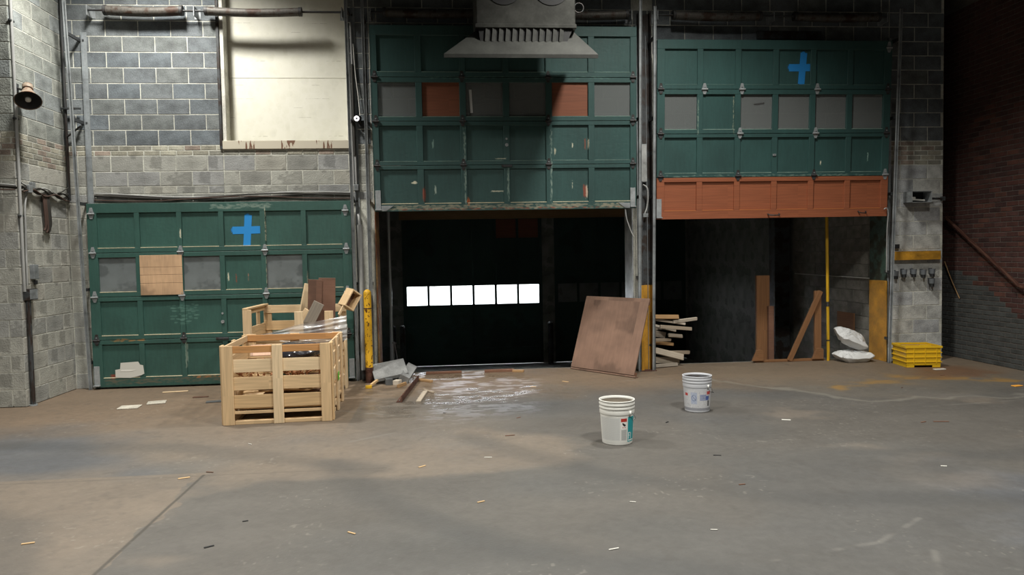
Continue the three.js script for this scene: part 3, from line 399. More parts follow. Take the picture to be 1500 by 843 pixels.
// hanging unit heater
{
  const t = thing('unit_heater', 'hanging metal unit heater with louvres and a flared hood', 'heater', [0.985, 3.85, 1.2]);
  obj('body', B(-0.575, 0.575, 0.43, 1.25, -0.5, 0.3, 0.012), M.heater, t);
  obj('band', B(-0.585, 0.585, 0.40, 0.445, -0.5, 0.315, 0.004), M.heater, t);
  const q = (pts) => { const g = new THREE.BufferGeometry(); const p = []; for (const f of pts) { const [a, b, c, d] = f; p.push(...a, ...b, ...c, ...a, ...c, ...d); } g.setAttribute('position', new THREE.Float32BufferAttribute(p, 3)); g.computeVertexNormals(); return boxUV(g); };
  const hood = (o) => { const T = [[-0.56, 0.42, 0.15], [0.56, 0.42, 0.15], [0.56, 0.42, -0.5], [-0.56, 0.42, -0.5]], L = [[-0.95 - o, 0.06, 0.47 + o], [0.8 + o, 0.06, 0.47 + o], [0.74 + o, 0.37, -0.7 - o], [-0.88 - o, 0.37, -0.7 - o]], K = L.map(([x, y, z]) => [x, y - 0.042, z]); const f = []; for (let i = 0; i < 4; i++) { const j = (i + 1) % 4; f.push([T[i], L[i], L[j], T[j]], [L[i], K[i], K[j], L[j]]); } return f; };
  obj('hood', q([...hood(0), ...hood(-0.012)]), M.heaterDark, t);
  const bw = 0.55, tz = 0.29; obj('louvre_frame', q([[[-bw, 0.41, tz], [bw, 0.41, tz], [0.47, 0.235, 0.3], [-0.53, 0.235, 0.3]], [[-bw, 0.41, tz], [-0.53, 0.235, 0.3], [-0.5, 0.235, 0], [-bw, 0.41, 0]], [[bw, 0.41, tz], [0.47, 0.235, 0.3], [0.45, 0.235, 0], [bw, 0.41, 0]], [[-0.53, 0.235, 0.3], [0.47, 0.235, 0.3], [0.45, 0.235, 0], [-0.5, 0.235, 0]]]), M.black, t);
  for (let i = 0; i < 12; i++) { const x = -0.45 + i * 0.078; obj('louvre', at(cbox(0.05, 0.155, 0.006, 0.002), x, 0.32, 0.302, 0, 0.25, -0.10), M.heaterDark, t); }
  for (const x of [-0.25, 0.3]) obj('fan_opening', at(new THREE.CylinderGeometry(0.22, 0.22, 0.012, 32), x, 0.88, 0.3, Math.PI / 2), M.black, t);
  obj('hanger_ring', at(new THREE.TorusGeometry(0.055, 0.008, 8, 20), 0.63, 0.66, 0.22), M.steelDark, t);
  for (const [x, z] of [[-0.5, 0.2], [0.5, 0.2], [-0.5, -0.4], [0.5, -0.4]]) obj('hanger_rod', rod([x, 1.25, z], [x, 3.55, z], 0.008), M.galv, t);
}
// ---------------------------------------------------------------- fixtures on the projecting wall
{
  const t = thing('horn_speaker', 'tan horn loudspeaker with a black mouth on the block side wall', 'speaker', [-4.835, 3.66, 1.06]);
  obj('bracket', [at(cbox(0.012, 0.1, 0.05), 0.006, 0, 0), rod([0, 0, 0], [0.14, -0.05, 0.06], 0.012)], M.steelDark, t);
  const h = lathe([[0.03, 0.24], [0.045, 0.235], [0.075, 0.14], [0.105, 0.06], [0.13, 0.0], [0.138, -0.004]], 32), inn = lathe([[0.0, 0.12], [0.04, 0.12], [0.07, 0.08], [0.10, 0.04], [0.131, 0.0]], 32), dr = lathe([[0.0, 0.0], [0.028, 0.005], [0.03, 0.05], [0.0, 0.06]], 20), bk = lathe([[0, 0.24], [0.05, 0.24], [0.055, 0.26], [0.055, 0.33], [0.03, 0.35], [0, 0.35]], 20);
  const place = (g) => { g.scale(1, 0.74, 1); g.applyQuaternion(new THREE.Quaternion().setFromUnitVectors(V(0, -1, 0), V(0.28, -0.8, 0.55).normalize())); g.translate(0.19, -0.17, 0.14); return g; };
  obj('horn', place(h), M.hornPaint, t); obj('mouth', place(inn), M.black, t).userData.label = 'black horn mouth'; obj('plug', place(dr), M.whitePlastic, t); obj('driver', place(bk), M.hornPaint, t);
  const c = thing('wall_conduit', 'thin pale conduit climbing the corner of the projecting wall past the horn', 'pipe', [-4.82, 0, 1.13]); obj('tube', rod([0, 1.33, 0], [0, 7.0, 0], 0.017, 12), M.conduit, c); for (const y of [2.2, 3.3, 4.4]) obj('strap', at(cbox(0.03, 0.02, 0.09), -0.002, y, 0), M.steelDark, c);
  const c2 = thing('wall_conduit', 'second thin conduit running from the cable run down to the switch box', 'pipe', [-4.82, 0, 1.05]); obj('tube', tube([[0, 2.5, -0.08], [0, 2.35, -0.02], [0, 2.0, 0.0], [0, 1.4, 0.02]], 0.012), M.conduit, c2);
  const c3 = thing('wall_conduit', 'fat dark conduit from the switch box down to the floor by the corner', 'pipe', [-4.812, 0, 1.08]); obj('tube', rod([0, 0, 0], [0, 1.25, 0], 0.026, 14), M.steelDark, c3); obj('floor_flange', at(new THREE.CylinderGeometry(0.045, 0.045, 0.015, 18), 0, 0.0085, 0), M.galv, c3);
  const s = thing('switch_box', 'dark grey switch box on the projecting wall joined by conduits', 'switch', [-4.84, 1.3, 1.04]); obj('body', B(0, 0.07, -0.07, 0.06, -0.09, 0.09), M.steelDark, s); obj('cover', B(0.07, 0.075, -0.06, 0.05, -0.08, 0.08), M.steel, s);
  const s2 = thing('outlet_box', 'small grey outlet box above the switch box on the projecting wall', 'outlet', [-4.84, 1.55, 0.92]); obj('body', B(0, 0.05, -0.08, 0.09, -0.05, 0.05), M.steel, s2); obj('knob', at(cbox(0.03, 0.05, 0.04), 0.03, -0.12, -0.01), M.black, s2);
  tag(obj('corner_pipe', rod([-4.80, 2.45, 0.045], [-4.80, 7.2, 0.045], 0.018, 12), M.steelDark), 'dark thin pipe standing in the corner beside the door track', 'pipe');
  const run = (label, f, n, tail) => { const k = thing('cable_run', label, 'cables', [0, 2.52, 0]); [[0, 0.016, M.cable, 0], [1, 0.010, M.cable, 0.015], [1.7, 0.008, M.cableBrown, -0.02], [0.5, 0.009, M.conduit, 0.03]].forEach(([o, rad, m, dy]) => { const pts = []; for (let i = 0; i <= n; i++) { const [x, y, z] = f(i / n, o); pts.push([x, y + dy, z]); } obj('cable', tube(pts, rad, n * 8, 6), m, k); }); return k; };
  run('dark cables crossing the end face of the projecting wall', (q, o) => [-5.7 + q * 0.88, 0.012 * Math.sin(q * 10 + o), 1.19 + o * 0.02], 6);
  const k = run('bundle of dark cables strung along the side of the projecting wall', (q, o) => [-4.81 + o * 0.012, 0.025 * Math.sin(q * 13 + o * 3) - 0.04 * q, 1.12 - q * 1.05], 9);
  obj('cable_tail', tube([[-4.79, 0.0, 0.35], [-4.78, 0.02, 0.28], [-4.77, 0.06, 0.2], [-4.77, 0.09, 0.12]], 0.008), M.cable, k); obj('clamp', at(cbox(0.05, 0.09, 0.08), -4.80, 0.0, 0.98), M.galv, k); obj('clamp', at(cbox(0.04, 0.07, 0.07), -4.80, 0.05, 0.9), M.galv, k);
  run('bundle of dark cables sagging along the blocks above the closed door', (q, o) => [-4.5 + q * 3.27, -0.035 + 0.026 * Math.sin(q * 7.5 + o * 1.4 + 1.2) - 0.012 * Math.sin(q * 3.14), 0.022 + o * 0.008], 24);
  const hk = thing('hanging_strap', 'dark brown looped cable bundle hanging from the wall cables', 'cable', [-4.81, 2.5, 0.6]);
  for (let i = 0; i < 6; i++) { const z = -0.06 + i * 0.024, l = 0.36 + 0.1 * rnd(); obj('strand', tube([[0, 0, z], [0.012, -0.15, z + 0.006], [0.01, -l, z - 0.004], [0.0, -l - 0.02, z + 0.01]], 0.013, 24), i < 3 ? M.cable : M.cableBrown, hk); }
}
// ---------------------------------------------------------------- fixtures on the block pillar and brick wall
{
  const t = thing('floodlight_housing', 'open steel lamp housing on the block pillar', 'lamp housing', [6.67, 2.35, 0.0]);
  obj('housing', [B(-0.14, 0.16, 0.075, 0.083, 0, 0.2, 0.001), B(-0.14, 0.16, -0.08, -0.072, 0, 0.2, 0.001), B(-0.14, -0.132, -0.08, 0.08, 0, 0.2, 0.001), B(0.15, 0.16, -0.08, 0.08, 0, 0.2, 0.001), B(-0.14, 0.16, -0.08, 0.08, 0, 0.006, 0.001)], M.galv, t);
  obj('liner', B(-0.13, 0.15, -0.07, 0.073, 0.008, 0.012, 0.001), M.black, t); obj('fittings', [at(cbox(0.07, 0.05, 0.06), -0.06, -0.02, 0.08), rod([-0.1, -0.03, 0.1], [0.1, -0.045, 0.12], 0.012)], M.whitePlastic, t);
  obj('arm', [rod([0.16, -0.02, 0.1], [0.42, -0.02, 0.05], 0.016), at(cbox(0.05, 0.06, 0.05), 0.43, -0.02, 0.04)], M.steelDark, t);
  const r = thing('charging_rail', 'yellow steel rail on the block pillar above hanging sockets', 'rail', [6.7, 1.525, 0.0]); obj('face', [B(-0.345, 0.35, -0.062, 0.062, 0.075, 0.083), B(-0.345, 0.35, 0.055, 0.062, 0, 0.083)], M.yellow, r); obj('bracket', B(-0.33, -0.3, -0.05, 0.055, 0, 0.076), M.steelDark, r); obj('bracket', B(0.3, 0.33, -0.05, 0.055, 0, 0.076), M.steelDark, r);
  [[6.385, 1.27], [6.51, 1.29], [6.655, 1.29], [6.80, 1.28], [6.935, 1.29], [6.93, 1.15]].forEach(([x, y], i) => { const s = thing('cable_socket', ['grey round cable socket at the door-jamb end of the row under the yellow rail', 'grey cable socket under the yellow rail, second from the door jamb', 'grey cable socket in the middle of the row under the yellow rail', 'grey cable socket under the yellow rail, next after the middle one', 'grey cable socket under the outer end of the yellow rail', 'grey cable socket hanging lowest, below the rest of the row'][i], 'socket', [x, y, 0], 'sockets under the rail'); obj('cap', [rod([0, 0.04, 0.06], [0, -0.03, 0.06], 0.04, 18, 0.034)], M.socket, s); obj('collar', rod([0, -0.03, 0.06], [0, -0.075, 0.062], 0.03, 16), M.black, s); obj('bracket', B(-0.02, 0.02, -0.03, 0.05, 0.0, 0.03), M.steelDark, s); });
  const c = thing('wall_conduit', 'grey conduit ending in a black box beside the yellow rail on the pillar', 'pipe', [6.365, 0, 0.02]); obj('tube', rod([0, 1.7, 0], [-0.01, 2.75, 0], 0.014), M.conduit, c); obj('end_box', at(cbox(0.1, 0.06, 0.05), 0.03, 1.66, 0.01), M.black, c);
  const h = thing('handrail', 'rusty diagonal pipe handrail on the dark brick wall', 'handrail', [7.42, 0, 0]); obj('rail', rod([0, 2.06, -0.33], [0, 1.11, 1.10], 0.024, 14), M.rust, h); obj('elbow', tube([[0, 1.125, 1.08], [0, 1.10, 1.14], [0.02, 1.09, 1.17], [0.085, 1.09, 1.18]], 0.022, 16, 10), M.rust, h); obj('elbow', tube([[0, 2.05, -0.31], [0.02, 2.08, -0.36], [0.085, 2.08, -0.38]], 0.022, 16, 10), M.rust, h);
  tag(obj('loose_cord', tube([[7.46, 1.42, -0.42], [7.47, 1.15, -0.28], [7.485, 0.88, -0.12]], 0.007), M.pineOld), 'thin tan cord slanting down the dark brick wall behind the pillar', 'cord');
  tag(obj('bay_wire', rod([6.33, 1.2, -2.9], [6.33, 1.19, -0.5], 0.008), M.whitePlastic), 'pale wire stretched along the dim block wall of the bay', 'wire');
}
// yellow tote
{
  const t = thing('plastic_tote', 'yellow ribbed plastic tote at the foot of the block pillar', 'crate', [6.495, 0, 0.37]); t.rotation.y = -0.14;
  const W = 0.46, D = 0.40, H = 0.3, w = 0.006;
  obj('wall', [B(-W / 2, W / 2, 0.03, H - 0.01, D / 2 - w, D / 2), B(-W / 2, W / 2, 0.03, H - 0.04, -D / 2, -D / 2 + w), B(-W / 2, -W / 2 + w, 0.03, H - 0.04, -D / 2, D / 2), B(W / 2 - w, W / 2, 0.03, H - 0.04, -D / 2, D / 2), B(-W / 2, W / 2, 0.03, 0.038, -D / 2, D / 2)], M.tote, t);
  const ring = (y, h, e) => [B(-W / 2 - e, W / 2 + e, y, y + h, D / 2 - 0.002, D / 2 + e), B(-W / 2 - e, W / 2 + e, y, y + h, -D / 2 - e, -D / 2 + 0.002), B(-W / 2 - e, -W / 2 + 0.002, y, y + h, -D / 2, D / 2), B(W / 2 - 0.002, W / 2 + e, y, y + h, -D / 2, D / 2)];
  obj('rim', [...ring(H - 0.035, 0.03, 0.016), B(-0.06, 0.1, H - 0.02, H + 0.015, D / 2 - 0.004, D / 2 + 0.012)], M.tote, t); for (const y of [0.07, 0.135, 0.2]) obj('rib', ring(y, 0.012, 0.013), M.tote, t);
  obj('foot_skirt', [B(-W / 2, -0.12, 0, 0.04, D / 2 - 0.01, D / 2), B(0.12, W / 2, 0, 0.04, D / 2 - 0.01, D / 2), B(-W / 2, W / 2, 0, 0.04, -D / 2, -D / 2 + 0.01), B(-W / 2, -W / 2 + 0.01, 0, 0.04, -D / 2, D / 2), B(W / 2 - 0.01, W / 2, 0, 0.04, -D / 2, D / 2)], M.tote, t);
  for (const x of [-0.13, 0.02, 0.17]) obj('stiffener', B(x - 0.006, x + 0.006, 0.05, H - 0.03, D / 2, D / 2 + 0.011), M.tote, t);
}
// ---------------------------------------------------------------- slatted wooden crate and what it holds
function plankMesh(name, L, h, t, m, p, r, parent, ou = rnd() * 3) { const o = obj(name, cbox(L, h, t, 0.003, ou, rnd() * 2), m, parent); o.position.set(...p); o.rotation.set(...r); return o; }
const pine = () => M.pine[Math.floor(rnd() * M.pine.length)];
{
  const t = thing('slatted_crate', 'open slatted pine crate standing on the floor in front of the closed door', 'crate', [-1.735, 0, 1.97]); t.rotation.y = 0.04;
  const W = 1.06, D = 1.14, H = 0.8, pt = 0.024, st = 0.018, U = Math.PI / 2;
  const slatY = [[0.72, 0.79], [0.525, 0.655], [0.345, 0.478], [0.165, 0.297]], rail = std('#c2935f', { map: woodT });
  for (const s of [1, -1]) {                                     // front and back
    for (const x of [-W / 2 + 0.055, 0.01, W / 2 - 0.05]) plankMesh('post', H - 0.004, x < -0.2 ? 0.11 : 0.1, pt, pine(), [x, H / 2, s * (D / 2 - pt / 2)], [0, 0, U], t);
    for (const [a, b] of slatY) plankMesh('slat', W - 0.01, b - a, st, a > 0.7 ? rail : pine(), [0, (a + b) / 2, s * (D / 2 - pt - st / 2 - 0.001)], [0, 0, 0], t);
    plankMesh('runner', W, 0.036, 0.09, pine(), [0, 0.018, s * (D / 2 - 0.075)], [0, 0, 0], t); plankMesh('stringer', W - 0.01, 0.03, 0.02, pine(), [0, 0.122, s * (D / 2 - pt - 0.011)], [0, 0, 0], t);
  }
  for (const s of [1, -1]) {                                     // the two sides
    for (const z of [-D / 2 + 0.085, 0.0, D / 2 - 0.085]) plankMesh('post', H - 0.004, 0.1, pt, pine(), [s * (W / 2 + pt / 2 - 0.004), H / 2, z], [U, U, 0].map((q, i) => i === 0 ? 0 : i === 1 ? U : U), t);
    for (const [a, b] of slatY) plankMesh('slat', D - 0.09, b - a, st, pine(), [s * (W / 2 - st / 2 - 0.006), (a + b) / 2, 0], [0, U, 0], t);
    plankMesh('runner', D - 0.2, 0.036, 0.09, pine(), [s * (W / 2 - 0.06), 0.018, 0], [0, U, 0], t); plankMesh('stringer', D - 0.1, 0.03, 0.02, pine(), [s * (W / 2 - 0.012), 0.122, 0], [0, U, 0], t);
  }
  for (let i = 0; i < 8; i++) plankMesh('deck_board', W - 0.08, 0.118, 0.016, pine(), [0, 0.148, -D / 2 + 0.11 + i * 0.125], [U, 0, 0], t);
  obj('sticker', B(0.0, 0.003, 0.33, 0.42, -0.05, 0.045, 0.001).translate(W / 2 + pt - 0.003, 0, 0.02), M.greenSticker, t).userData.label = 'bright green sticker';
  // second, taller crate right behind it
  const c = thing('slatted_crate', 'taller slatted pine crate behind the front one, half hidden by it', 'crate', [-1.83, 0, 0.80]); c.rotation.y = -0.05;
  const w2 = 1.06, d2 = 0.86, h2 = 1.06;
  for (const s of [1, -1]) { for (const x of [-w2 / 2 + 0.05, 0.12, w2 / 2 - 0.06]) plankMesh('post', s > 0 && x > 0 ? 1.03 : h2, 0.1, pt, pine(), [x, (s > 0 && x > 0 ? 1.03 : h2) / 2, s * (d2 / 2 - pt / 2)], [0, 0, U], c); for (const [a, b] of s > 0 ? [[0.1, 0.24], [0.3, 0.44], [0.5, 0.64], [0.66, 0.76]] : [[0.3, 0.44], [0.5, 0.64], [0.74, 0.86], [0.96, 1.06]]) plankMesh('slat', w2 - 0.01, b - a, st, pine(), [0, (a + b) / 2, s * (d2 / 2 - pt - st / 2 - 0.001)], [0, 0, 0], c); }
  for (const s of [1, -1]) { for (const z of [-0.2, 0.18]) plankMesh('post', s < 0 ? h2 - 0.02 : 0.7, 0.09, pt, pine(), [s * (w2 / 2 + pt / 2 - 0.004), (s < 0 ? h2 - 0.02 : 0.7) / 2, z], [0, U, U], c); for (const [a, b] of s < 0 ? [[0.3, 0.44], [0.5, 0.64], [0.7, 0.84], [1.0, 1.06]] : [[0.3, 0.44], [0.5, 0.64]]) plankMesh('slat', d2 - 0.06, b - a, st, pine(), [s * (w2 / 2 - st / 2 - 0.006), (a + b) / 2, 0], [0, U, 0], c); }
  for (let i = 0; i < 6; i++) plankMesh('deck_board', w2 - 0.08, 0.118, 0.016, pine(), [0, 0.148, -d2 / 2 + 0.12 + i * 0.125], [U, 0, 0], c);
  plankMesh('top_rail', d2, 0.06, 0.022, pine(), [-w2 / 2 + 0.03, h2 + 0.01, 0], [U, U * 0, 0].map((q, i) => [U, 0, U][i]), c);
  // loose boards standing in the taller crate
  const L = (name, label, cat, len, h, tt, m, p, r, group) => tag(plankMesh(name, len, h, tt, m, p, r, scene), label, cat, group);
  L('fibreboard', 'narrower dark brown fibreboard strip standing in the taller crate', 'board', 1.22, 0.165, 0.012, M.fibre, [-1.60, 0.785, 0.98], [0.0, 0, Math.PI / 2 - 0.05]);
  L('fibreboard', 'wider dark brown fibreboard strip standing in the taller crate', 'board', 1.24, 0.20, 0.012, M.fibre, [-1.455, 0.79, 0.94], [0.0, 0, Math.PI / 2 - 0.03]);
  L('pine_plank', 'pale pine plank leaning steeply beside the brown fibreboards', 'plank', 1.1, 0.085, 0.04, M.pine[3], [-1.80, 0.80, 0.82], [0, 0.5, Math.PI / 2 - 0.22]);
  L('pine_plank', 'pine plank slanting up out of the taller crate under the pale one', 'plank', 0.8, 0.09, 0.03, M.pine[1], [-1.88, 0.70, 1.02], [0, 0, 0.98]);
  L('grey_board', 'grey dusty board slanting behind the pale pine plank', 'board', 0.72, 0.13, 0.015, M.pineGrey[3], [-1.69, 0.80, 1.05], [0, 0.0, 1.08]);
  const f = thing('wooden_tray', 'small open pine tray sticking out of the taller crate at a tilt', 'tray', [-1.17, 1.14, 0.93]); f.rotation.set(0.15, 0.75, -0.66);
  for (const [x, y, l, r] of [[0, 0.105, 0.16, 0], [0, -0.105, 0.16, 0], [-0.07, 0, 0.2, U], [0.07, 0, 0.2, U]]) plankMesh('side_strip', l, 0.018, 0.14, M.pine[0], [x, y, 0], [0, 0, r], f); plankMesh('bottom', 0.14, 0.2, 0.008, M.fibre, [0, 0, -0.05], [0, 0, 0], f); plankMesh('handle_strip', 0.16, 0.03, 0.02, M.pine[1], [-0.06, -0.16, 0.03], [0, 0, U], f);
  // scrap inside the front crate
  L('scrap_board', 'small pinkish board lying across the front crate', 'board', 0.2, 0.14, 0.012, std('#d9b59d', { map: plyT }), [-1.93, 0.71, 2.25], [-0.75, 0.15, 0.12]);
  const heap = [[0.7, 0.14, 'pale'], [0.6, 0.12], [0.5, 0.1], [0.8, 0.1], [0.55, 0.12], [0.45, 0.09], [0.66, 0.1], [0.5, 0.13], [0.72, 0.09]];
  heap.forEach(([l, w], i) => L('scrap_wood', 'broken pine slat in the scrap heap inside the front crate', 'board', l, w, 0.014, [M.pine[2], M.brownWood, M.fibre, M.pine[0]][i % 4], [-1.75 + rr(-0.14, 0.14), 0.18 + 0.026 * i, 1.98 + rr(-0.2, 0.25)], [Math.PI / 2 + rr(-0.02, 0.02), rr(-0.02, 0.02), rr(-0.5, 0.5)], 'scrap slats in the crate'));
  const chips = []; for (let i = 0; i < 220; i++) chips.push(at(cbox(rr(0.03, 0.12), rr(0.015, 0.04), 0.006, 0.001, rnd(), rnd()), -1.755 + rr(-0.42, 0.42), 0.50 + rr(-0.03, 0.03), 1.97 + rr(-0.42, 0.46), rr(0, 3), rr(0, 3), rr(0, 3)));
  const ch = obj('wood_chips', chips, std('#a5744f', { map: woodT })); tag(ch, 'loose heap of splintered wood chips seen through the crate gaps', 'wood chips'); ch.userData.kind = 'stuff';
  const sackG = new THREE.SphereGeometry(1, 48, 28), sp = sackG.attributes.position; for (let i = 0; i < sp.count; i++) { const x = sp.getX(i), y = sp.getY(i), z = sp.getZ(i), n = 1 + 0.22 * (fbm(x * 4 + 3 * z, y * 5 + z * 4, 3) - 0.5); sp.setXYZ(i, x * 0.27 * n, y * 0.1 * n, z * 0.28 * n); } sackG.computeVertexNormals(); sackG.translate(-1.60, 0.66, 1.98);
  tag(obj('plastic_sack', sackG, phys('#2b2b31', { roughness: 0.22, clearcoat: 0.4 })), 'crumpled glossy dark plastic sack in the front crate', 'sack');
  // stretch film between the crates
  const n = 90, k = 22, pos = [], idx = []; const A = V(-2.37, 0.765, 1.27), Bv = V(-1.17, 0.86, 1.29);
  for (let i = 0; i <= n; i++) for (let j = 0; j <= k; j++) { const s = i / n, q = j / k, hgt = 0.015 + 0.22 * ss(0.15, 0.6, s), y = A.y + (Bv.y - A.y) * s - hgt * (0.62 - q) - 0.03 * Math.sin(3.14 * s) + (q - 0.5) * 0.05 * s; const wr = 0.03 * (fbm(s * 5 + q * 2, q * 26, 3) - 0.5) + 0.012 * Math.sin(q * 34 + s * 6 + 5 * fbm(s * 3, q * 4, 2)); pos.push(A.x + (Bv.x - A.x) * s, y, A.z + (Bv.z - A.z) * s + 0.03 * Math.sin(s * 3.1) + wr); }
  for (let i = 0; i < n; i++) for (let j = 0; j < k; j++) { const a = i * (k + 1) + j, b = a + k + 1; idx.push(a, b, a + 1, b, b + 1, a + 1); }
  const fg = new THREE.BufferGeometry(); fg.setAttribute('position', new THREE.Float32BufferAttribute(pos, 3)); fg.setIndex(idx); fg.computeVertexNormals();
  tag(obj('stretch_film', boxUV(fg), phys('#f2f3f5', { transmission: 0.72, thickness: 0, roughness: 0.12, ior: 1.7 })), 'wrinkled clear stretch film pulled across the top of the crates', 'plastic film');
  const rag = new THREE.SphereGeometry(1, 32, 20), rp = rag.attributes.position; for (let i = 0; i < rp.count; i++) { const x = rp.getX(i), y = rp.getY(i), z = rp.getZ(i), nn = 1 + 0.5 * (fbm(x * 3 + z * 2 + 9, y * 4, 3) - 0.5); rp.setXYZ(i, x * 0.055 * nn, y * 0.15 * nn, z * 0.1 * nn); } rag.computeVertexNormals(); rag.translate(-1.25, 0.80, 1.08); tag(obj('plastic_rag', rag, std('#8d8a82', { roughness: 0.5 })), 'crumpled grey plastic rag hanging off the taller crate corner', 'rag');
}
// cardboard and paper on the closed door
{
  const t = thing('cardboard_sheet', 'folded tan cardboard sheet covering one pane of the closed door', 'cardboard', [-3.675, 1.21, 0.109]);
  let y = 0; for (const h of [0.155, 0.108, 0.1, 0.158]) { obj('fold', B(-0.265, 0.265, y + 0.002, y + h - 0.001, 0, 0.007, 0.002), M.cardboard, t); y += h; }
  const sh = new THREE.Shape(); [[-0.19, 0], [-0.19, 0.1], [-0.13, 0.11], [-0.12, 0.19], [0.1, 0.2], [0.12, 0.16], [0.16, 0.15], [0.17, 0.04], [0.13, 0.02], [0.0, -0.01]].forEach(([x, q], i) => i ? sh.lineTo(x, q) : sh.moveTo(x, q));
  const p = thing('torn_paper', 'torn grey paper sheet stuck low on the closed green door', 'paper', [-4.11, 0.15, 0.108]); obj('sheet', new THREE.ExtrudeGeometry(sh, { depth: 0.002, bevelEnabled: false }), M.paper, p);
  const s2 = new THREE.Shape(); [[-0.13, 0.08], [-0.1, 0.115], [0.07, 0.09], [0.0, 0.078]].forEach(([x, q], i) => i ? s2.lineTo(x, q) : s2.moveTo(x, q)); obj('torn_flap', at(new THREE.ExtrudeGeometry(s2, { depth: 0.002, bevelEnabled: false }), 0, 0.0, 0.012, -0.12), M.whitePlastic, p);
}
// ---------------------------------------------------------------- buckets
function bucket(label, p, draw, sc, dirty, shell = M.bucket) {
  const t = thing('paint_bucket', label, 'bucket', p); t.scale.setScalar(sc); t.rotation.y = Math.atan2(-p[0], 10.1 - p[2]);
  obj('body', lathe([[0, 0.004], [0.118, 0.004], [0.126, 0.0], [0.131, 0.006], [0.146, 0.262], [0.151, 0.264], [0.152, 0.29], [0.148, 0.295], [0.149, 0.308], [0.154, 0.31], [0.154, 0.322], [0.149, 0.325], [0.1495, 0.338], [0.155, 0.34], [0.155, 0.352], [0.150, 0.355], [0.150, 0.37], [0.156, 0.374], [0.155, 0.381], [0.147, 0.380], [0.143, 0.36], [0.130, 0.03], [0, 0.03]], 56), shell, t);
  obj('residue', lathe([[0, 0.12], [0.08, 0.125], [0.132, 0.13], [0.1395, 0.33], [0.1415, 0.362]], 40), dirty, t);
  const lab = new THREE.CylinderGeometry(0.1455, 0.1325, 0.228, 56, 1, true, -1.35, 2.7); lab.translate(0, 0.135, 0); obj('print', lab, new THREE.MeshStandardMaterial({ map: canvasTex(1024, 460, draw), roughness: 0.5, side: THREE.DoubleSide }), t);
  for (const a of [0.85, 0.85 + Math.PI]) obj('handle_ear', at(new THREE.CylinderGeometry(0.018, 0.018, 0.014, 14), 0.152 * Math.sin(a), 0.277, 0.152 * Math.cos(a), 0, 0, Math.PI / 2).rotateY(0), M.bucket, t);
  const hp = []; for (let i = 0; i <= 20; i++) { const q = i / 20 * Math.PI, a = 0.85, c = Math.cos(q) * 0.166, s = Math.sin(q) * 0.165; hp.push([c * Math.sin(a) + s * 0.9 * Math.cos(a) * 1.0, 0.28 - s * 0.62, c * Math.cos(a) - s * 0.9 * Math.sin(a)]); }
  const hd = obj('wire_handle', tube(hp, 0.0028, 60, 6), M.galv, t); obj('grip', tube(hp.slice(8, 13), 0.009, 12, 8), M.whitePlastic, hd);
  return t;
}
bucket('clean white bucket with a red square and a teal stripe on its print', [1.46, 0, 3.79], (c, w, h) => {
  c.fillStyle = '#dfe0dc'; c.fillRect(0, 0, w, h); c.fillStyle = '#cfd1cf'; c.fillRect(60, 20, 520, 400);
  c.strokeStyle = '#9b9ea0'; for (let i = 0; i < 22; i++) { c.lineWidth = 3; c.globalAlpha = 0.55; c.beginPath(); let x = 80; const y = 40 + i * 17; while (x < 560) { const l = 12 + 40 * rnd(); c.moveTo(x, y); c.lineTo(Math.min(570, x + l), y); x += l + 9; } c.stroke(); } c.globalAlpha = 1;
  c.fillStyle = '#b5382f'; c.fillRect(600, 30, 150, 60); c.fillStyle = '#eceae6'; c.fillRect(600, 96, 150, 120);
  c.fillStyle = '#26262b'; c.beginPath(); c.moveTo(630, 112); c.quadraticCurveTo(665, 105, 690, 130); c.lineTo(722, 140); c.lineTo(715, 162); c.quadraticCurveTo(690, 178, 664, 158); c.quadraticCurveTo(645, 150, 630, 112); c.fill(); c.fillStyle = '#a5483c'; c.fillRect(640, 180, 24, 18); c.fillRect(690, 180, 24, 18);
  c.fillStyle = '#b9bcba'; c.fillRect(610, 228, 140, 190); c.strokeStyle = '#7f8384'; c.lineWidth = 3; for (let i = 0; i < 9; i++) { c.beginPath(); c.moveTo(620, 245 + i * 19); c.lineTo(620 + 90 + 30 * rnd(), 245 + i * 19); c.stroke(); }
  c.fillStyle = '#1f9ba3'; c.fillRect(780, 10, 244, 440); c.fillStyle = '#f0f3f2'; c.fillRect(800, 280, 22, 120); c.fillRect(800, 280, 60, 16); c.fillRect(800, 330, 50, 14); c.fillRect(880, 290, 18, 110); c.fillRect(800, 412, 200, 20);
}, 1.0, std('#a99f90', { map: patchy }));
bucket('splattered white bucket with faded blue print, beside the leaning plywood', [2.57, 0, 2.66], (c, w, h) => {
  c.fillStyle = '#c4c6ca'; c.fillRect(0, 0, w, h); c.fillStyle = '#a9b2c6'; c.fillRect(330, 70, 180, 250); c.strokeStyle = '#54648c'; c.lineWidth = 10; c.beginPath(); c.arc(420, 190, 62, 0, 7); c.moveTo(378, 150); c.lineTo(462, 232); c.stroke();
  c.fillStyle = '#4b62a0'; for (let i = 0; i < 5; i++) c.fillRect(590, 120 + i * 26, 170 + 60 * rnd(), 14); c.fillRect(770, 150, 120, 90); c.fillStyle = '#b8423f'; c.fillRect(800, 50, 150, 70); c.fillRect(120, 90, 110, 60); c.fillStyle = '#3e3f46'; c.fillRect(840, 250, 60, 120);
  for (let i = 0; i < 240; i++) { c.globalAlpha = 0.25; c.fillStyle = rnd() < 0.6 ? '#dcdde2' : '#77797f'; c.beginPath(); c.arc(rnd() * w, rnd() * h, 4 + 22 * rnd() * rnd(), 0, 7); c.fill(); } c.globalAlpha = 1; c.fillStyle = '#8f9198'; c.fillRect(0, 405, w, 55);
}, 0.97, std('#7b7e84', { map: rustT }), phys('#c2c5cb', { roughness: 0.45 }));
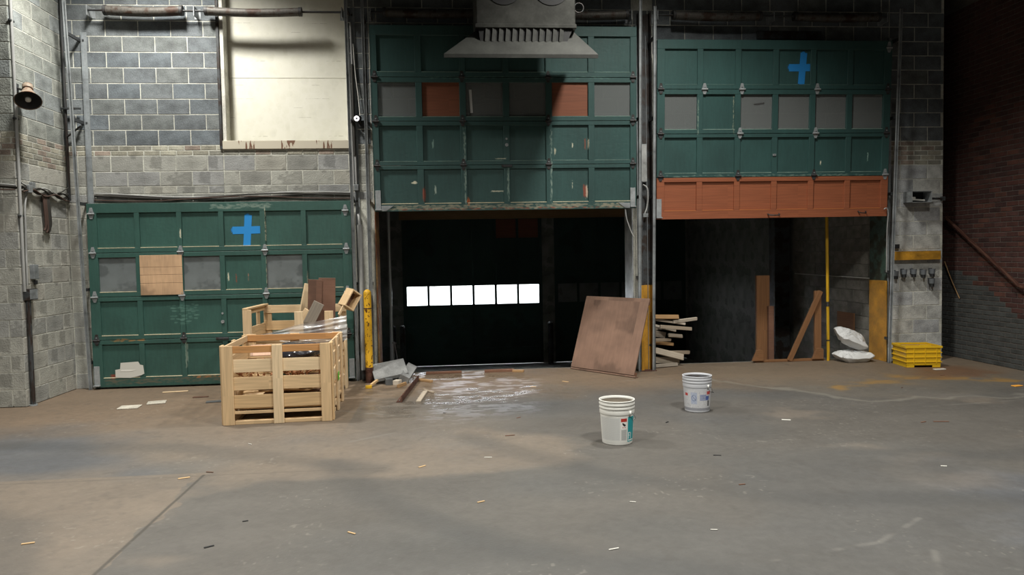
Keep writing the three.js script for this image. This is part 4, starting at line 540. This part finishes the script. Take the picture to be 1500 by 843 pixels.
// ---------------------------------------------------------------- leaning plywood sheet
{
  const a = V(1.745, 0.035, -0.31), b = V(2.42, 0.035, 0.62), c = V(2.81, 0.97, 0.60);
  const ux = V().subVectors(b, a).normalize(), up0 = V().subVectors(c, b), n = V().crossVectors(ux, up0).normalize(), uy = V().crossVectors(n, ux).normalize(), w = a.distanceTo(b), h = up0.dot(uy) + 0.06, sk = 0;
  const t = thing('plywood_sheet', 'brown plywood sheet leaning against the steel column', 'board'); t.matrixAutoUpdate = true; const m = new THREE.Matrix4().makeBasis(ux, uy, n); t.quaternion.setFromRotationMatrix(m); t.position.copy(a);
  obj('sheet', B(0, w, 0, h, -0.019, 0, 0.003), M.ply, t); obj('backing_frame', [B(0.02, w - 0.01, -0.012, 0.05, -0.075, -0.02), B(0.02, w - 0.02, h - 0.08, h - 0.02, -0.06, -0.02)], M.plyEdge, t); obj('edge_strip', B(0.0, w + 0.03, -0.028, -0.006, -0.07, -0.004), M.ply, t);
}
// ---------------------------------------------------------------- boards piled behind the column
[[2.93, 0.73, 3.30, 0.71, 0.06, 'P', 'tan board end on top of the lumber pile behind the column'], [2.93, 0.69, 3.42, 0.60, 0.035, 1, 'whitish thin board sloping below the tan one'], [3.22, 0.645, 3.62, 0.665, 0.045, 1, 'whitish board whose end juts out farthest from the pile'], [2.93, 0.60, 3.30, 0.50, 0.04, 1, 'whitish board end sloping down in the upper pile'], [3.0, 0.59, 3.5, 0.53, 0.05, 2, 'grey brown board in the upper pile with a broken end'], [2.93, 0.49, 3.13, 0.44, 0.09, 3, 'stubby dark grey board face in the middle of the pile'], [3.15, 0.455, 3.38, 0.42, 0.05, 0, 'grey board in the middle of the pile'], [2.93, 0.35, 3.27, 0.30, 0.05, 'P', 'brownish board end in the lower middle of the pile'], [2.93, 0.40, 3.20, 0.38, 0.04, 2, 'thin brown grey board in the middle of the pile'], [2.93, 0.25, 3.38, 0.12, 0.09, 0, 'broad pale grey board fanning out low in the pile'], [2.93, 0.11, 3.34, 0.055, 0.09, 0, 'broad pale grey board at the bottom of the pile'], [3.05, 0.20, 3.52, 0.17, 0.05, 2, 'grey brown board end jutting out low in the pile'], [2.93, 0.03, 3.28, 0.028, 0.05, 3, 'dark board flat on the dock under the pile'], [2.93, 0.555, 3.08, 0.55, 0.04, 3, 'dark board wedged in the upper pile']].forEach(([x0, y0, x1, y1, h, m, label], i) => {
  const z0 = -0.13 - (i % 4) * 0.045, z1 = z0 - 0.10 - 0.03 * (i % 3), d = V(x1 - x0, y1 - y0, z1 - z0), L = d.length();
  const o = plankMesh('lumber_board', L, h, 0.03, m === 'P' ? M.pineOld : M.pineGrey[m], [(x0 + x1) / 2, (y0 + y1) / 2, (z0 + z1) / 2], [0, 0, 0], scene); o.rotation.set(-0.35 + 0.25 * (i % 3), Math.atan2(-d.z, d.x), Math.asin(d.y / L), 'YZX'); tag(o, label, 'board', 'boards piled in the dock opening');
});
// ---------------------------------------------------------------- timber brace, posts and sacks in the dock opening
{
  const t = thing('timber_brace', 'brown timber frame with a diagonal strut standing in the dock opening', 'timber frame', [5.0, 0, -0.36]), U = Math.PI / 2;
  plankMesh('base_rail', 1.05, 0.03, 0.09, M.brownWood, [0, 0.016, 0], [0, 0, 0], t); plankMesh('post', 1.0, 0.10, 0.045, M.brownWood, [0.44, 0.53, 0], [0, 0, U], t); plankMesh('strut', 1.12, 0.07, 0.04, M.brownWood, [0.225, 0.52, 0.0445], [0, 0, 1.13], t);
  for (const [x, s] of [[-0.49, 1], [0.42, 1]]) { const sh = new THREE.Shape(); sh.moveTo(-0.09, 0); sh.lineTo(0.075, 0); sh.lineTo(0.075, 0.14); sh.quadraticCurveTo(0.03, 0.175, -0.02, 0.15); sh.closePath(); obj('foot_gusset', at(new THREE.ExtrudeGeometry(sh, { depth: 0.04, bevelEnabled: true, bevelSize: 0.003, bevelThickness: 0.003, bevelSegments: 1 }), x, 0.03, 0.03), M.brownWood, t); }
  const y = thing('safety_pole', 'tall yellow steel pole standing beside the timber frame', 'pole', [5.575, 0, -0.30]); y.rotation.z = 0.012; obj('pole', rod([0, 0, 0], [0, 2.2, 0], 0.022, 14), M.yellowPole, y); obj('joint', rod([0, 0.8, 0], [0, 0.87, 0], 0.026, 14), M.steelDark, y); obj('joint', rod([0, 0.29, 0], [0, 0.31, 0], 0.024, 14), M.black, y);
  tag(plankMesh('timber_post', 2.46, 0.2, 0.06, M.brownWood, [4.76, 0.03, -0.72], [0, 0, U], scene), 'broad brown timber standing upright at the dock edge', 'post'); tag(plankMesh('timber_post', 2.0, 0.08, 0.06, M.fibre, [4.85, -0.2, -0.64], [0, 0, U], scene), 'short narrow timber beside the broad upright one', 'post');
  tag(plankMesh('plywood_offcut', 0.5, 0.42, 0.02, M.brownWood, [6.32, 0.42, -1.15], [0, U, 0], scene), 'dim brown wood panel hung on the block wall of the bay', 'panel');
}
function sack(label, p, s, rot, sd) {
  const g = new THREE.SphereGeometry(1, 96, 56), q = g.attributes.position; const P = (v, e) => Math.sign(v) * Math.pow(Math.abs(v), e);
  for (let i = 0; i < q.count; i++) { const x = P(q.getX(i), 0.5), y = q.getY(i), z = P(q.getZ(i), 0.5), edge = Math.max(Math.abs(x), Math.abs(z)), f = 1 - 0.9 * Math.pow(edge, 4), n = fbm(x * 1.6 + sd, z * 2.2 + sd, 3) - 0.5, cr = Math.abs(fbm(x * 2.4 - sd, z * 3 + y + 4, 3) - 0.5), cr2 = Math.abs(fbm(x * 1.3 + z * 3.2 + sd * 2, y * 2 + x * 2, 2) - 0.5), dent = 0.3 * Math.max(0, 1 - cr / 0.05) + 0.25 * Math.max(0, 1 - cr2 / 0.06), up = 0.55 * Math.pow(Math.abs(x), 3) * (fbm(sd + 9, x * 1.5 + z, 2) - 0.35);
    q.setXYZ(i, x * (1 + 0.12 * n) * s[0], ((y * f) * (1 - 0.5 * dent) + 0.6 * n + up - 0.3 * dent) * s[1], z * (1 + 0.16 * n) * s[2]); }
  g.computeVertexNormals(); const o = obj('woven_sack', g, M.bag); o.position.set(...p); o.rotation.set(...rot); return tag(o, label, 'sack', 'white sacks'); }
sack('crumpled white sack lying on the floor under another one', [5.88, 0.08, -0.16], [0.26, 0.09, 0.2], [0, 0.12, 0.02], 3.1);
sack('white sack tilted on top of another sack by the yellow jamb', [5.85, 0.34, -0.17], [0.25, 0.10, 0.18], [0.35, -0.1, -0.40], 7.7);
// ---------------------------------------------------------------- slabs, sticks and litter on the floor
{
  const L = (name, label, cat, len, h, t, m, p, r, group) => { const o = plankMesh(name, len, h, t, m, p, [0, 0, 0], scene); o.rotation.set(r[0], r[1], r[2], 'YXZ'); return tag(o, label, cat, group); };
  L('grey_slab', 'flat grey slab propped on blocks beside the dock opening', 'slab', 0.44, 0.05, 0.36, M.foam, [-0.77, 0.155, 0.26], [0.42, 0.25, 0.16]);
  L('grey_block', 'long grey block leaning next to the propped slab', 'block', 0.13, 0.11, 0.42, M.foam, [-0.535, 0.10, 0.25], [0.22, -0.2, -0.5]);
  L('small_block', 'small dark block under the front of the propped slab', 'block', 0.09, 0.08, 0.12, M.darkBlock, [-0.765, 0.04, 0.47], [0, 0.2, 0]); L('small_block', 'small pale block under the middle of the propped slab', 'block', 0.08, 0.06, 0.1, M.pineGrey[1], [-0.655, 0.03, 0.50], [0, -0.4, 0]); L('small_block', 'grey block behind, carrying the rear of the propped slab', 'block', 0.14, 0.15, 0.1, M.darkBlock, [-0.69, 0.075, 0.12], [0, 0, 0]);
  L('yellow_stick', 'yellow wooden stick sticking out under the propped slab', 'stick', 0.03, 0.03, 0.62, M.pine[2], [-0.875, 0.075, 0.34], [0.16, -0.35, 0]); L('yellow_stick', 'short yellowish offcut at the end of the wooden stick', 'stick', 0.08, 0.035, 0.06, M.yellowPole, [-1.0, 0.0185, 0.70], [0, 0.1, 0]);
  L('short_stick', 'brown offcut by the dark block under the slab', 'stick', 0.03, 0.04, 0.22, M.pineOld, [-0.59, 0.0205, 0.64], [0, -0.4, 0]);
  const a = thing('angle_iron', 'rusty steel angle lying on the floor beside the slabs', 'angle iron', [-0.475, 0, 0.97]); a.rotation.y = -0.095; obj('flat_leg', B(-0.05, 0.01, 0.002, 0.01, -0.72, 0.72, 0.002), M.rust, a); obj('upright_leg', B(0.01, 0.018, 0.002, 0.075, -0.72, 0.72, 0.002), M.rust, a); for (const z of [0.2, 0.5, 0.66]) obj('rivet', at(new THREE.SphereGeometry(0.008, 10, 6), -0.02, 0.012, z), M.galv, a);
  L('wood_lath', 'pale wooden lath lying on the floor next to the rusty angle', 'stick', 0.055, 0.022, 0.62, M.pineGrey[0], [-0.31, 0.012, 1.42], [0, -0.10, 0]); L('wood_lath', 'short dark lath lying at the end of the pale one', 'stick', 0.03, 0.02, 0.26, M.pineGrey[2], [-0.24, 0.011, 1.1], [0, 0.5, 0]);
  L('wood_offcut', 'small wooden offcut on the floor between slab and dock edge', 'offcut', 0.05, 0.03, 0.25, M.pineOld, [-0.3, 0.016, 0.35], [0, 0.75, 0]); L('dock_plank', 'thin plank lying along the dock edge, nearer the slabs', 'plank', 0.5, 0.03, 0.06, M.plyEdge, [-0.06, 0.016, -0.28], [0, 0.02, 0]); L('dock_plank', 'thin plank lying along the dock edge, nearer the plywood sheet', 'plank', 0.42, 0.035, 0.07, M.plyEdge, [0.72, 0.018, -0.26], [0, 0.02, 0]); L('wood_offcut', 'small pale offcut at the end of a dock edge plank', 'offcut', 0.16, 0.03, 0.06, M.pineOld, [0.98, 0.016, -0.19], [0, -0.3, 0]);
  tag(obj('wire_stake', [rod([-0.74, 0, -0.25], [-0.745, 0.47, -0.3], 0.006), rod([-0.66, 0, -0.22], [-0.735, 0.46, -0.3], 0.006), rod([-0.77, 0.45, -0.3], [-0.70, 0.44, -0.3], 0.006)], M.steelDark), 'thin bent wire stake standing behind the slabs', 'stake');
  L('floor_tile', 'pale loose tile on the floor, nearer the crate', 'tile', 0.2, 0.012, 0.17, M.tile, [-3.39, 0.007, 1.19], [0, 0.25, 0]); L('floor_tile', 'pale loose tile on the floor, nearer the projecting wall', 'tile', 0.22, 0.012, 0.18, M.tile, [-3.6, 0.007, 1.42], [0, 0.1, 0]); L('pale_stick', 'pale splintered stick on the floor by the closed door', 'stick', 0.3, 0.012, 0.03, M.pine[3], [-3.42, 0.007, 0.5], [0, 0.15, 0]); L('flat_scrap', 'dark flat scrap on the floor before the closed door', 'scrap', 0.18, 0.01, 0.1, M.darkBlock, [-2.72, 0.006, 1.25], [0, 0.2, 0]); L('pale_stick', 'brown scrap stick on the floor beside the dark flat scrap', 'stick', 0.18, 0.01, 0.04, M.fibre, [-2.98, 0.006, 0.92], [0, 0.1, 0]);
  L('white_scrap', 'small white scrap with a dark edge before the brick wall', 'scrap', 0.16, 0.012, 0.06, M.whitePlastic, [6.55, 0.007, 0.78], [0, 0.1, 0]); L('orange_scrap', 'small orange scrap on the stained floor before the brick wall', 'scrap', 0.12, 0.01, 0.06, std('#e7a23c'), [6.62, 0.006, 2.05], [0, 0.2, 0]);
  const lit = [[-1.87, 4.2, 0.09, 1], [-2.02, 4.33, 0.12, 2], [-1.4, 5.75, 0.08, 0], [-1.3, 5.35, 0.05, 0], [-1.78, 3.35, 0.07, 3], [0.31, 4.12, 0.09, 3], [0.55, 3.42, 0.13, 1], [2.15, 4.35, 0.09, 0], [-0.22, 4.3, 0.1, 2], [0.2, 5.2, 0.08, 2], [1.2, 5.35, 0.06, 3], [3.25, 3.25, 0.12, 3], [4.45, 3.55, 0.09, 1], [4.62, 3.56, 0.2, 1], [3.05, 1.75, 0.1, 0], [-0.6, 5.65, 0.09, 2], [0.9, 6.1, 0.09, 3], [1.55, 5.9, 0.06, 3], [2.05, 5.1, 0.07, 1], [0.7, 2.7, 0.09, 1], [-0.05, 2.35, 0.05, 0], [2.1, 3.15, 0.07, 0], [1.05, 1.0, 0.1, 2], [1.5, 0.72, 0.14, 2], [-2.5, 5.55, 0.1, 2], [5.3, 1.9, 0.08, 1], [6.3, 1.2, 0.1, 1], [3.7, 4.9, 0.06, 3]];
  lit.forEach(([x, z, l, k]) => { const o = L('wood_splinter', ['black', 'brown', 'straw-coloured', 'white'][k] + ' splinter lying loose on the concrete floor', 'splinter', l * 0.7, 0.006, l * rr(0.08, 0.2), [M.black, M.fibre, M.pine[2], M.whitePlastic][k], [x, 0.0035, z], [0, rr(-0.9, 0.9), 0], ['black', 'brown', 'straw-coloured', 'white'][k] + ' splinters on the floor'); });
}
renderer.render(scene, camera);
